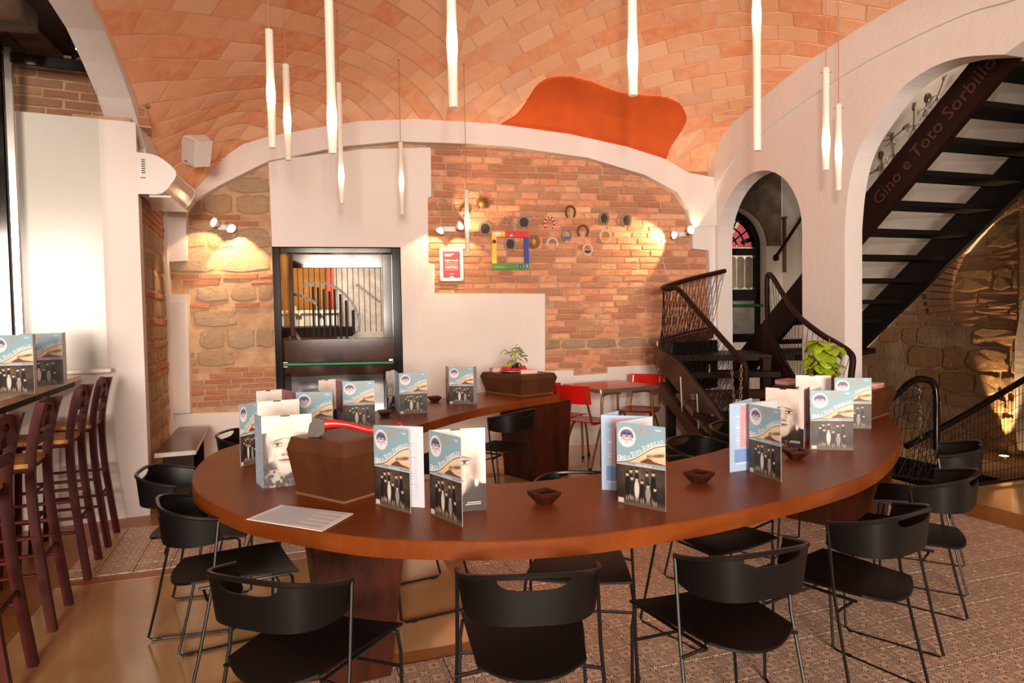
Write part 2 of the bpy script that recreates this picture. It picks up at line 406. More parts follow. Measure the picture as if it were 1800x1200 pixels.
def itp(tab, x):
    xs = [q[0] for q in tab]; n = len(tab)
    x = min(max(x, xs[0]), xs[-1]); i = 0
    while i < n-2 and x > xs[i+1]: i += 1
    x0, y0 = tab[i]; x1, y1 = tab[i+1]; h = x1-x0; t = (x-x0)/h
    m0 = (y1-y0)/h if i == 0 else .5*((y1-y0)/h+(y0-tab[i-1][1])/(x0-tab[i-1][0]))
    m1 = (y1-y0)/h if i == n-2 else .5*((y1-y0)/h+(tab[i+2][1]-y1)/(tab[i+2][0]-x1))
    return y0*(1+2*t)*(1-t)**2+h*m0*t*(1-t)**2+y1*t*t*(3-2*t)+h*m1*t*t*(t-1)
_zs = [itp(ZB, i/100) for i in range(101)]
for _ in range(30): _zs = [_zs[0]]+[(_zs[i-1]+2*_zs[i]+_zs[i+1])/4 for i in range(1, 100)]+[_zs[-1]]
def itpb(s):
    x = min(max(s, 0), 1)*100; i = min(int(x), 99); return _zs[i]*(1-(x-i))+_zs[i+1]*(x-i)
def Vz(s, t):
    q = t/T; zl, zr = itp(ZL, t), itp(ZR, t)
    e = itpb(s)-(ZB[0][1]*(1-s)+ZB[-1][1]*s); e2 = 1.0*math.sin(math.pi*s)**.85
    k = min(1, t/1.8); k = k*k*(3-2*k)
    return zl*(1-s)+zr*s+e*(1-k)+e2*k
def Vp(s, t):
    p = (BLc+UL*t)*(1-s)+(BRc+UR*t)*s; return Vector((p.x, p.y, Vz(s, t)))
def Vn(s, t):
    a = Vp(min(s+.004, 1), t)-Vp(max(s-.004, 0), t); b = Vp(s, min(t+.02, T))-Vp(s, max(t-.02, 0))
    n = a.cross(b).normalized(); return n if n.z < 0 else -n
mb = MB(); NU, NV = 57, 57
mb.grid(lambda u, v: Vp(u, v*T), NU, NV)
ceil = mb.build('ceiling', m_vmortar, kind='structure')
vb = BVHTree.FromPolygons([Vector(v) for v in mb.v], mb.f)
WU = (BRc-BLc).length
def strip(P, h0, h1):
    """prism over plan polygon P in (U metres, t metres) of the vault"""
    n = len(P); q = [(min(max(p[0]/WU, 0), 1), min(max(p[1], 0), T)) for p in P]
    base = [Vp(*x) for x in q]; nn = [Vn(*x) for x in q]
    vs = [b+k*h1 for b, k in zip(base, nn)]+[b+k*h0 for b, k in zip(base, nn)]
    fs = [tuple(range(n)), tuple(range(2*n-1, n-1, -1))]+[(i, i+n, (i+1) % n+n, (i+1) % n) for i in range(n)]
    A = sum(P[i][0]*P[(i+1) % n][1]-P[(i+1) % n][0]*P[i][1] for i in range(n))
    if A < 0: fs = [f[::-1] for f in fs]
    return vs, fs
bricks = []; UC = WU*.46
for side in (-1, 1):
    _a = math.radians(44 if side < 0 else 39); c45, s45 = math.cos(_a), math.sin(_a)
    ax = Vector((-side*c45, -s45)); 
    # course direction runs toward the back wall and the centre line
    ay = Vector((-ax.y, ax.x))
    for j in range(-60, 60):
        y = j*.165
        off = (j % 2)*.16+random.uniform(-.04, .04)
        for i in range(-30, 30):
            x = i*.32+off; g_ = .007; x1 = x+.32
            w0 = random.uniform(-.003, .003)
            P = [(x+g_, y+g_+w0), (x1-g_, y+g_-w0), (x1-g_, y+.165-g_+w0), (x+g_, y+.165-g_-w0)]
            P = [(UC+p[0]*ax.x+p[1]*ay.x, 3.0+p[0]*ax.y+p[1]*ay.y) for p in P]
            P = clip(P, side, 0, -side*UC-.004)
            if len(P) > 2: P = clip(P, 1, 0, -.01)
            if len(P) > 2: P = clip(P, -1, 0, WU-.01)
            if len(P) > 2: P = clip(P, 0, 1, -.02)
            if len(P) > 2: P = clip(P, 0, -1, T-.02)
            if len(P) < 3 or area(P) < .002: continue
            cx = sum(p[0] for p in P)/len(P); cy = sum(p[1] for p in P)/len(P)
            q = Vp(min(max(cx/WU, 0), 1), cy)
            vis = q.y > .8 and abs(q.x/q.y) < .9 and (q.z-CH)/q.y < .62
            bricks.append((q.length if vis else 99+q.length, P, vis))
bricks.sort(key=lambda k: k[0]); ms = MB(); nb = 0
for d, P, vis in bricks:
    h = .006+random.uniform(-.002, .002)
    vs, fs = strip(P, -.004, h)
    if vis and nb < 298:
        c = sum((Vector(v) for v in vs), Vector())/len(vs)
        m = MB(); m.add([Vector(v)-c for v in vs], fs); o = m.build('brick', m_vbrick, ceil); o.location = c; nb += 1
    else: ms.add(vs, fs)
ms.build('far_bricks', m_vbrick, ceil, kind='stuff')
# orange plaster patch lying on the vault
PATCH = [(878, 224), (905, 205), (925, 180), (945, 150), (968, 138), (1000, 136), (1040, 145), (1085, 162), (1130, 168), (1170, 172), (1195, 183), (1207, 205), (1200, 225), (1180, 255), (1163, 281), (1100, 263), (1000, 240), (930, 229)]
def onvault(px, py):
    r = ray(px, py).normalized(); h = vb.ray_cast(EYE, r)
    return (h[0]) if h[0] else None
def patch_mesh(P):
    mb = MB(); step = 9; xs = [p[0] for p in P]; ys = [p[1] for p in P]
    # fan of rings towards the centroid keeps it simple and follows the surface
    cx, cy = sum(xs)/len(xs), sum(ys)/len(ys)
    Pd = [tuple(v[:2]) for v in catmull([(p[0], p[1], 0) for p in P], 4, True)]
    n = len(Pd); K = 9; top = []
    for k in range(K+1):
        f = 1-k/K*.995
        for (x, y) in Pd:
            q = onvault(cx+(x-cx)*f, cy+(y-cy)*f)
            if q is None: q = onvault(cx+(x-cx)*f*.96, cy+(y-cy)*f*.96)
            top.append(q+(EYE-q).normalized()*.05+Vector((0, 0, -.01)))
    vs = list(top)+[v+Vector((0, .04, .04)) for v in top[:n]]
    fs = []
    for k in range(K):
        for i in range(n):
            j = (i+1) % n; fs.append((k*n+i, k*n+j, (k+1)*n+j, (k+1)*n+i))
    m0 = (K+1)*n
    for i in range(n): j = (i+1) % n; fs.append((i, m0+i, m0+j, j))
    mb.smooth = True; mb.add(vs, fs); return mb
patch_mesh(PATCH).build('plaster_patch', m_orange, ceil, label='smooth orange plaster patch on the brick vault')
# ================================================================ WALL BUILDERS
def frx(fr): return lambda x, y, z: fr.P(x, z, -y)
def wall(name, fr, pts, front, back, m, kind='structure', parent=None, **k):
    """polygon (u,z) as a slab from offset front to offset back (front toward the room)"""
    mb = MB().prism(pts, -front, -back, tf=frx(fr))
    if parent is None: return mb.build(name, m, kind=kind, **k)
    return mb.build(name, m, parent, **k)
_bm = {}
def brickmesh(kind, m):
    """unit blocks with irregular outline; front at -y"""
    key = (kind, m.name)
    if key not in _bm:
        L_ = []
        for v in range(7):
            rr = random.Random(v*13+len(kind)); mb = MB()
            if kind == 'brick':
                n = 6; j = .05; pts = []
                for (x, z) in ((-.5, -.5), (0, -.5), (.5, -.5), (.5, 0), (.5, .5), (0, .5), (-.5, .5), (-.5, 0)):
                    pts.append((x+rr.uniform(-.25, 1)*(-.03 if x > 0 else .03 if x < 0 else 0), z+rr.uniform(-.4, 1)*(-.10 if z > 0 else .10 if z < 0 else 0)))
            else:
                pts = []; K = 14
                for k in range(K):
                    a = 2*math.pi*(k+.5)/K; c, s_ = math.cos(a), math.sin(a)
                    r = .5/(abs(c)**9+abs(s_)**9)**(1/9)*rr.uniform(.86, 1.06); pts.append((c*r, s_*r))
            K = len(pts); f = .90 if kind == 'stone' else .96
            vs = [(x, .5, z) for x, z in pts]+[(x, -.36, z) for x, z in pts]+[(x*f, -.5+rr.uniform(-.06, .06), z*f*.96) for x, z in pts]
            c = len(vs); vs.append((rr.uniform(-.2, .2), -.5-rr.uniform(0, .12), rr.uniform(-.15, .15)))
            fs = [(i, i+K, (i+1) % K+K, (i+1) % K)[::-1] for i in range(K)]+[(i+K, i+2*K, (i+1) % K+2*K, (i+1) % K+K)[::-1] for i in range(K)]
            fs += [(i+2*K, (i+1) % K+2*K, c) for i in range(K)]
            mb.add(vs, fs); L_.append(mb.mesh(kind, m))
        _bm[key] = L_
    return _bm[key]
def lay(fr, parent, polys, u0, u1, z0, z1, rows, off=0.0, limit=300, seed=1, skip=None, depth=.05):
    """courses of bricks and stones over the region polys; rows(z) -> (kind, height, (lmin,lmax), proud, material)"""
    R = random.Random(seed); z = z0; items = []
    while z < z1:
        kind, h, (l0, l1), proud, m = rows(z, R)
        u = u0-R.uniform(0, l1)
        while u < u1:
            l = R.uniform(l0, l1); l = min(l, u1-u+.001); cu, cz = u+l/2, z+h/2
            if l > .05 and any(inpoly(cu, cz, P) for P in polys) and not (skip and skip(cu, cz)):
                items.append((kind, cu, cz, l-.012, h-(.011 if kind == 'brick' else .014), proud, m))
            u += l
        z += h
    big = sorted(items, key=lambda q: -q[3]*q[4])[:limit]; bs = set(id(q) for q in big)
    rest = {}
    for q in items:
        kind, cu, cz, l, h, proud, m = q
        me = R.choice(brickmesh(kind, m)); p = proud+R.uniform(-.35, .35)*proud
        Mx = fr.mat(cu, cz, off+p-depth/2) @ Matrix.Rotation(R.uniform(-.012, .012), 4, 'Y') @ Matrix.Diagonal((l, depth, h, 1))
        if id(q) in bs:
            o = bpy.data.objects.new(kind, me); COL.objects.link(o); o.parent = parent; o.matrix_local = parent.matrix_world.inverted() @ Mx
        else:
            mb = rest.setdefault(m.name, (MB(), m))[0]
            mb.add([Mx @ v.co for v in me.vertices], [tuple(f.vertices) for f in me.polygons])
    for mb, m in rest.values(): mb.build('small_bricks', m, parent, kind='stuff')
    return len(items)
# ================================================================ BACK WALL
A_ = lambda L: [BW.pix(*p) for p in L]
DR = [BW.pix(478, 434), BW.pix(700, 434)]       # entrance opening, top corners
du0, du1, dz = DR[0][0], DR[1][0]+.02, DR[0][1]
UA, UB = U0-.45, U1+.25
wb = wall('wall_back', BW, [(UA, 0), (du0, 0), (du0, dz), (du1, dz), (du1, 0), (UB, 0), (UB, 4.4), (UA, 4.4)], 0, -.35, m_mortar)
# exposed brick on the right
RB = A_([(752, 235), (1250, 235), (1252, 655), (955, 655), (955, 518), (762, 518), (750, 430)])
def rows_r(z, R):
    if z < .78: return ('stone', R.uniform(.14, .22), (.2, .42), .012, m_stone) if R.random() < .45 else ('brick', .062, (.2, .32), .012, m_brick)
    if z < 1.35 and R.random() < .12: return ('stone', .12, (.18, .4), .012, m_stone)
    return ('brick', R.choice((.066, .07, .074, .078)), (.18, .34), .011, m_brick)
n1 = lay(BW, wb, [RB], U0, U1+.1, .5, 3.6, rows_r, seed=3, limit=210)
LBk = A_([(325, 290), (480, 250), (480, 730), (300, 730), (300, 440)])
def rows_l(z, R):
    if R.random() < .42: return ('brick', R.choice((.055, .06)), (.2, .36), .012, m_brick)
    return ('stone', R.uniform(.13, .26), (.20, .60), .010, m_stone)
Rk = random.Random(77)
n2 = lay(BW, wb, [LBk], U0-.1, du0, .38, 3.5, rows_l, seed=5, limit=88, skip=lambda u, z: Rk.random() < .14)
print('back bricks', n1, n2)
# white plaster fields (proud of the brick)
def plaster(pts, th=.045, m=None, fr=BW, name='plaster_panel', parent=None):
    P = [fr.pix(*p, off=th) for p in pts]
    return wall(name, fr, P, th, -.001, m or m_plaster, parent=parent or wb)
pl = [(472, 282), (640, 262), (757, 259), (758, 345), (752, 348), (753, 462), (764, 464), (764, 515), (958, 516), (958, 652), (1008, 651), (1008, 660), (1068, 656), (1068, 645), (1160, 640), (1260, 632)]
P = [BW.pix(*p, off=.045) for p in pl]
P += [(UB, P[-1][1]), (UB, 0), (du1, 0), (du1, dz), (du0+.0, dz), (du0, dz)]
P[-1] = (P[0][0]+.01, dz)
wall('plaster_panel', BW, P, .045, -.001, m_plaster, parent=wb)
# jamb return of the entrance
wall('door_jamb', BW, [(du1, 0), (du1+.16, 0), (du1+.16, dz), (du1, dz)], .055, -.3, m_plaster, parent=wb)
PLow = [BW.pix(*p, off=.045) for p in [(290, 728), (480, 722)]]
wall('plaster_panel', BW, [(UA, 0), (du0, 0), (du0, PLow[1][1]), (UA, PLow[0][1])], .045, -.001, m_plaster, parent=wb)
# left pilaster with its notch
plaster([(290, 300), (340, 300), (327, 380), (327, 458), (297, 460), (297, 516), (330, 517), (334, 726), (280, 728)], .09)
plaster([(296, 530), (326, 530), (329, 722), (298, 723)], .10)
# right corbel / pilaster
plaster([(1216, 360), (1262, 330), (1262, 640), (1250, 640), (1246, 440), (1218, 437)], .09)
# transverse arch rib over the back wall
o_ = [BW.pix(*p, off=.12) for p in OUT]; i_ = [BW.pix(*p, off=.12) for p in INN]
o2 = [(U0-.1, o_[0][1]-.12)]+o_+[(U1+.02, o_[-1][1]-.05), (U1+.02, i_[-1][1])]
wall('arch_rib', BW, [(p[0], p[1]+.03) for p in o2]+i_[::-1]+[(U0-.1, i_[0][1])], .12, -.001, m_plaster, parent=wb)
# ================================================================ RIGHT WALL WITH TWO ARCHES
def arc(cx, cz, rx, rz, n=20, a0=180, a1=0):
    return [(cx+rx*math.cos(math.radians(a0+(a1-a0)*k/n)), cz+rz*math.sin(math.radians(a0+(a1-a0)*k/n))) for k in range(n+1)]
sa = (.14, 1.50); ba = (2.04, 4.75)
BA = [RW.pix(*p) for p in [(1484, 420), (1486, 385), (1491, 335), (1501, 287), (1516, 250), (1537, 217), (1560, 185), (1583, 157), (1615, 132), (1650, 113), (1690, 101), (1733, 97), (1765, 96)]]
BA = [tuple(v[:2]) for v in catmull([(p[0], p[1], 0) for p in BA], 4)]; BA = [(max(p[0], 2.03), p[1]) for p in BA]; tm_ = BA[-1][0]; BA = BA+[(2*tm_-p[0], p[1]) for p in BA[-2::-1]]; ba = (2.03, 2*tm_-2.03)
print('big arch', BA[0], tm_)
pts = [(-.25, 0), (sa[0], 0)]+arc(sum(sa)/2, 2.26, (sa[1]-sa[0])/2, .70)+[(sa[1], 0), (ba[0], 0)]+BA+[(ba[1], 0), (6.6, 0), (6.6, 4.3), (-.25, 4.3)]
wr = wall('wall_right', RW, pts, 0, -.20, m_plaster)
wo = []; wi = []
for (t, z) in [(0, 3.0)]+ZR[0:]+[]:
    pass
zz = [(t/20*6.4, itp(ZR, t/20*6.4)) for t in range(21)]
cr_ = [RW.pix(*p, off=.03) for p in [(1262, 318), (1290, 278), (1346, 228), (1441, 158), (1546, 95), (1687, 28), (1778, 0)]]
cr_ = [tuple(v[:2]) for v in catmull([(p[0], p[1], 0) for p in cr_], 5)]
band = [(t, z+.04) for t, z in zz]+[(6.4, 2.5), (5.2, 3.3), (4.6, 3.5)]+cr_[::-1]+[(0, cr_[0][1]-.25)]
band = [(max(p[0], .0), p[1]) for p in band]
wall('arch_rib', RW, band, .028, -.001, m_plaster, parent=wr)
# ================================================================ LEFT WALL, PILLAR, BAR SIDE
UCo = (BLc-LW.o).dot(LW.u)      # corner with the back wall
UC2 = 1.80
wl = wall('wall_left', LW2, [(0, 0), (UC2, 0), (UC2, 3.0), (0, 3.0)], -.02, -.4, m_mortar)
def rows_s(z, R): return ('brick', .06, (.2, .34), .012, m_brick) if R.random() < .4 else ('stone', R.uniform(.12, .24), (.18, .4), .008, m_stone)
lay(LW2, wl, [[(.25, .5), (UC2, .5), (UC2, 2.9), (.25, 2.9)]], .2, UC2, .5, 2.9, rows_s, off=-.02, seed=9)
wall('plaster_panel', LW2, [(UC2-.20, 0), (UC2-.02, 0), (UC2-.02, 2.9), (UC2-.20, 2.75)], .015, -.03, m_plaster, parent=wl)
wall('plaster_panel', LW2, [(0, 0), (.22, 0), (.22, 2.75), (0, 2.97)], .0, -.03, m_plaster, parent=wl)
# free-standing white pier that carries the glass screen
wp = MB().prism([(-1.9, 0), (0, 0), (0, 2.97), (-1.9, 2.97)], 0, .45, tf=frx(PF)).build('wall_bar_side', m_plaster, kind='structure')
# brick spandrel above the pier
ws = MB().prism([(-2.6, 2.97), (.1, 2.97), (.0, 3.44), (-2.6, 3.44)], .12, .4, tf=frx(PF)).build('wall_bar_spandrel', m_mortar, kind='structure')
lay(PF, ws, [[(-1.6, 2.97), (.1, 2.97), (-.0, 3.4), (-1.6, 3.4)]], -1.6, .1, 2.98, 3.38, lambda z, R: ('brick', .068, (.22, .34), .01, m_brick), off=-.12, seed=11)
# arch between vault and bar
crease = [(154, 0), (184, 54), (208, 113), (230, 173), (249, 238), (256, 262)]
ci = [LW.pix(*p) for p in crease]
zz = [(-(t/20*6.4-UCo), itp(ZL, t/20*6.4)) for t in range(21)]
inner = [(p[0], p[1]) for p in ci]
# continue the intrados toward the camera, parallel to the vault edge
gap = ZL and (itp(ZL, UCo-inner[0][0])-inner[0][1])
ext = [(-(t-UCo), itp(ZL, t)-gap) for t in (3.0, 3.4, 3.9, 4.4, 5.0, 5.6, 6.3) if -(t-UCo) < inner[0][0]-.05]
inner = ext[::-1]+inner
outer = [(u, z+.03) for u, z in zz[::-1] if u < .9]
wall('wall_left_arch', LW, outer+[(.9, 2.45), (inner[-1][0]+.02, 2.5)]+inner[::-1], 0, -.22, m_plaster)
print('arch', [tuple(round(x, 2) for x in p) for p in inner], gap)
# timber ceiling over the bar
m_plank = mat('old_timber', S(70, 42, 22), .7, col2=S(40, 22, 12), nscale=4, bump=.01, bscale=30, stretch=(1, 6, 1), rnd=[S(64, 38, 20), S(92, 62, 30), S(52, 30, 16), S(78, 50, 26)])
cb = MB().flat([(-7, 6.4), (-3.36, 6.4), (-1.76, .6), (-7, .6)], 3.45, 3.5).build('ceiling_bar', m_dkwood, kind='structure')
for k in range(16):
    x = -2.90-k*.22
    M_ = Matrix.Translation((x, 3.5, 3.432)) @ Matrix.Rotation(.28, 4, 'Z')
    o = MB().bbox(-.10, .10, -2.6, 2.5, -.02, .02, .006).build('plank', m_plank, cb); o.matrix_local = M_
for k, yy in enumerate((2.6, 3.9)):
    o = MB().bbox(-2.4, 1.5, -.11, .11, -.14, 0, .01).build('beam', m_plank, cb); o.matrix_local = TR(-4.35, yy, 3.41, .2)
# ================================================================ HALL BEHIND THE ARCHES
HW = Fr(tuple((RW.o-RW.n*2.05)[:2]), RW.ang)          # far side wall of the hall, parallel to the arcade
EW = Fr((0, 8.95), math.atan(.22))                    # end wall with the courtyard door
m_hall = mat('hall_plaster', (.74, .68, .62), .8, col2=(.66, .58, .50), nscale=1.2, bump=.004, bscale=14)
m_hstone = mat('hall_stone', S(170, 128, 84), .9, rnd=[S(150, 108, 64), S(136, 94, 50), S(156, 118, 76), S(124, 88, 54), S(146, 98, 48)], col2=S(160, 124, 84), nscale=6, nmix=.6, bump=.03, bscale=18, dirt=(S(110, 80, 52), 5, .5))
m_hmortar = mat('hall_mortar', S(150, 120, 90), .9, col2=S(120, 88, 58), nscale=3, bump=.02, bscale=30)
whp = lambda px, py, off=0: HW.pix(px, py, off)
# upper white plaster above the stair line, stone below it
ln = [whp(1512, 617), whp(1640, 480), whp(1800, 318)]
sl = (ln[2][1]-ln[0][1])/(ln[2][0]-ln[0][0])
f_ = lambda u: ln[0][1]+sl*(u-ln[0][0])
u0h, u1h = -1.6, 6.4
wall('wall_hall_side', HW, [(u0h, -2.2), (u1h, -2.2), (u1h, 4.66), (u0h, 4.66)], 0, -.3, m_hmortar)
whs = bpy.data.objects['wall_hall_side']
wall('plaster_panel', HW, [(u0h, f_(u0h)), (4.2, f_(4.2)), (u1h, f_(4.2)), (u1h, 4.66), (u0h, 4.66)], .05, -.001, m_hall, parent=whs)
mb = MB().prism([(-.9, f_(-.9)+.03), (-.9, f_(-.9)-.06), (4.1, f_(4.1)-.06), (4.1, f_(4.1)+.03)], -.13, 0, tf=frx(HW)); mb.build('stair_curb', m_hall, whs)
plaster([(1633, 500), (1613, 505), (1640, 470), (1700, 425), (1740, 395), (1800, 345), (1830, 330), (1830, 352), (1800, 362), (1768, 366), (1745, 392), (1722, 415), (1700, 442), (1672, 463)], .055, m_hall, HW, parent=whs)
plaster([(1797, 528), (1840, 520), (1840, 800), (1790, 790), (1782, 740), (1784, 600)], .06, m_hall, HW, parent=whs)
# brick relieving arch made of thin voussoirs that fan out to the right
cA = whp(1835, 560); Rm = MB()
a_in = [whp(*p) for p in [(1632, 520), (1700, 455), (1760, 400), (1830, 372)]]
R_ = random.Random(4)
mv = [m for m in brickmesh('brick', m_hstone)]
m_hbrick = mat('hall_brick', S(160, 100, 60), .9, rnd=[S(168, 104, 64), S(150, 92, 56), S(176, 120, 78), S(138, 88, 60)], col2=S(170, 124, 86), nscale=12, bump=.012, bscale=50)
vsx = brickmesh('brick', m_hbrick)
c_ = whp(1850, 520)
for k in range(26):
    a = math.radians(186-k*4.1); r0, r1 = .98, 1.28+R_.uniform(-.04, .05)
    rm = (r0+r1)/2; u, z = c_[0]+1.02*rm*math.cos(a)*.98, c_[1]+rm*math.sin(a)*.92
    if whp(1800, 300)[0]+.6 < u: continue
    Mx = HW.mat(u, z, .03+R_.uniform(-.012, .012)) @ Matrix.Rotation(-(a), 4, 'Y') @ Matrix.Diagonal((r1-r0, .07, .062, 1))
    o = bpy.data.objects.new('brick', R_.choice(vsx)); COL.objects.link(o); o.parent = whs; o.matrix_local = Mx
def rows_h(z, R):
    return ('brick', .06, (.25, .45), .012, m_hbrick) if (z > 1.15 and R.random() < .75) or R.random() < .1 else ('stone', R.uniform(.16, .30), (.2, .5), .02, m_hstone)
def below(u, z): return (z < 1.3 and u < uR-.45 and random.random() < .42) or z > f_(u)-.12 or (math.hypot((u-c_[0])/1.0, (z-c_[1])/.92) > .96 and z > c_[1]-.05)
uL = whp(1512, 600)[0]-.3; uR = whp(1790, 600)[0]
lay(HW, whs, [[(uL, -.2), (uR, -.2), (uR, 2.6), (uL, 2.6)]], uL, uR, -.1, 2.5, rows_h, seed=21, skip=below)
# end wall, with the arched courtyard opening
sill = 1.04
o1 = EW.pix(1240, 330); o2_ = EW.pix(1347, 430)
ou0, ou1 = EW.pix(1228, 430)[0], o2_[0]; zs = EW.pix(1345, 432)[1]; cxo = (ou0+ou1)/2; rad = (ou1-ou0)/2
m_grey = mat('grey_render', S(120, 104, 88), .9, col2=S(84, 70, 56), nscale=5, bump=.01, bscale=30)
we = wall('wall_hall_end', EW, [(1.6, 0), (ou0, 0)]+arc(cxo, zs, rad, rad*1.02, 24)+[(ou1, 0), (6.2, 0), (6.2, 4.66), (1.6, 4.66)], 0, -.4, m_hall)
ring = arc(cxo, zs, rad+.16, rad*1.02+.18, 24)+arc(cxo, zs, rad, rad*1.02, 24)[::-1]
mb = MB().prism(ring, -.05, 0, tf=frx(EW)).build('arch_surround', m_grey, we)
mb = MB().prism([(ou1+.16, zs), (EW.pix(1371, 300)[0], zs), (EW.pix(1371, 300)[0], 4.2), (ou0, 4.2), (ou0, zs+rad+.2)]+arc(cxo, zs, rad+.16, rad*1.02+.18, 24), -.03, 0, tf=frx(EW)).build('grey_render_panel', m_grey, we)
wall('ceiling_hall', HW, [(-1.7, 4.66), (6.4, 4.66), (6.4, 4.75), (-1.7, 4.75)], 1.8, -.3, m_dkwood)
for k in range(7):
    o = MB().box(-.07, .07, -1.1, 1.1, -.14, 0).build('beam', m_dkwood, bpy.data.objects['ceiling_hall']); o.matrix_world = HW.mat(-1.2+k*1.0, 4.66, .9)
# courtyard door: black iron frame, vertical boards with scalloped tops, fanlight
def P_e(px, py, off=0):
    u, z = EW.pix(px, py, off); return u, z
m_pane_y = mat('courtyard_light_pane', S(226, 214, 170), .4, emis=S(236, 220, 170), estr=.55)
m_pane_p = mat('courtyard_pink_wall', S(210, 110, 110), .6, emis=S(226, 96, 100), estr=.5)  # courtyard light behind the pink pane, put in as the pane's own glow
m_pane_g = mat('courtyard_green_glass', S(140, 156, 130), .3, emis=S(150, 160, 130), estr=.3)
m_court = mat('courtyard_wall', S(206, 196, 180), .9, col2=S(180, 170, 150), nscale=2)
dw = empty('door_2', EW.mat(0, 0, -.2)); dw['kind'] = 'structure'
def ebox(name, u0, u1, z0, z1, y0, y1, m, parent, **k):
    return MB().bbox(u0, u1, y0, y1, z0, z1, .004).build(name, m, parent, **k)
zt = zs-.02; zm = P_e(1300, 508)[1]
ebox('post', ou0-.02, ou0+.07, sill, zs, -.05, .05, m_blackpaint, dw)
ebox('post', ou1-.07, ou1+.0, sill, zs, -.05, .05, m_blackpaint, dw)
ebox('rail', ou0, ou1, zt-.10, zt, -.05, .05, m_blackpaint, dw)
ebox('rail', ou0, ou1, zm-.16, zm, -.05, .05, m_blackpaint, dw)
ebox('rail', ou0, ou1, sill, sill+.12, -.05, .05, m_blackpaint, dw)
up = P_e(1285, 540)[0]; ebox('post', up-.05, up+.03, sill, zm, -.05, .05, m_blackpaint, dw)
m_push = mat('green_bar', S(20, 110, 62), .3)
zg = P_e(1300, 537)[1]; o = MB().tube([(ou0, -.10, zg), (ou1, -.10, zg)], .022, 10).build('push_bar', m_push, dw, label='green horizontal push bar')
m_board = mat('weathered_board', S(196, 180, 156), .8, col2=S(170, 150, 126), nscale=6, bump=.004)
bw_ = (ou1-ou0-.14)/7
for k in range(7):
    a = ou0+.07+k*bw_; z0, z1 = zm+.01, zt-.11
    pts = [(a+.012, z0+.03), (a+bw_/2, z0), (a+bw_-.012, z0+.03), (a+bw_-.012, z1-.03), (a+bw_*.75, z1-.005), (a+bw_/2, z1), (a+bw_*.25, z1-.005), (a+.012, z1-.03)]
    MB().prism(pts, .03, .05).build('board', m_board, dw)
mf = mat('frosted_glass', S(196, 196, 186), .5, col2=S(150, 150, 140), nscale=3)
ebox('lower_pane', ou0+.05, ou1-.05, sill+.1, zm-.15, .0, .012, mf, dw, label='frosted lower glass')
# fanlight
fr_ = MB().prism(arc(cxo, zs, rad, rad, 24)+arc(cxo, zs, rad-.09, rad-.09, 24)[::-1], -.05, .05).build('fanlight_frame', m_blackpaint, dw)
MB().box(cxo-.03, cxo+.03, -.04, .04, zs, zs+rad).build('mullion', m_blackpaint, dw)
for rr in (.18, .30, .42):
    q = arc(cxo, zs, rr, rr, 16); MB().tube([(x, 0, z) for x, z in q], .011, 6).build('fan_bar', m_blackpaint, dw)
for k in (35, 65, 115, 145):
    a = math.radians(k); MB().tube([(cxo+.1*math.cos(a), 0, zs+.1*math.sin(a)), (cxo+(rad-.06)*math.cos(a), 0, zs+(rad-.06)*math.sin(a))], .011, 6).build('fan_bar', m_blackpaint, dw)
MB().prism(arc(cxo, zs, rad-.08, rad-.08, 12, 180, 55)+[(cxo, zs)], .03, .04).build('fan_pane', m_pane_y, dw, label='pale yellow lit pane')
MB().prism(arc(cxo, zs, rad-.08, rad-.08, 12, 55, 0)+[(cxo, zs)], .03, .04).build('fan_pane', m_pane_p, dw, label='pink lit pane')
# tilted open hopper of the fanlight
mb = MB(); M_ = Matrix.Translation((cxo, -.0, zs)) @ Matrix.Rotation(.0, 4, 'X')
p0, p1 = (cxo-.0, -.45, zs+.02), (ou1-.1, -.02, zs+.12)
MB().tube([p0, p1], .03, 4).build('hopper_rail', m_blackpaint, dw)
# open casement leaf to the right
q0, q1 = P_e(1336, 400, .15), P_e(1374, 512, .3)
lf = empty('casement', None); lf.parent = dw; lf.matrix_local = Matrix.Translation((ou1-.05, -.05, 0)) @ Matrix.Rotation(-.85, 4, 'Z')
wz0, wz1, ww = zm-.02, zt+.04, .42
mb = MB(); 
for (a, b_, c, d) in ((0, ww, wz1-.05, wz1), (0, ww, wz0, wz0+.06), (0, .05, wz0, wz1), (ww-.05, ww, wz0, wz1)): mb.bbox(a, b_, -.02, .02, c, d, .004)
lf2 = mb.build('casement_leaf', m_blackpaint, dw); lf2.matrix_local = lf.matrix_local; bpy.data.objects.remove(lf)
o = MB().box(.05, ww-.05, -.004, .004, wz0+.06, wz1-.05).build('pane', m_glass, lf2)
for k in (1, 2): MB().box(.05+k*.105, .065+k*.105, -.01, .01, wz0+.06, wz1-.05).build('glazing_bar', m_blackpaint, lf2)
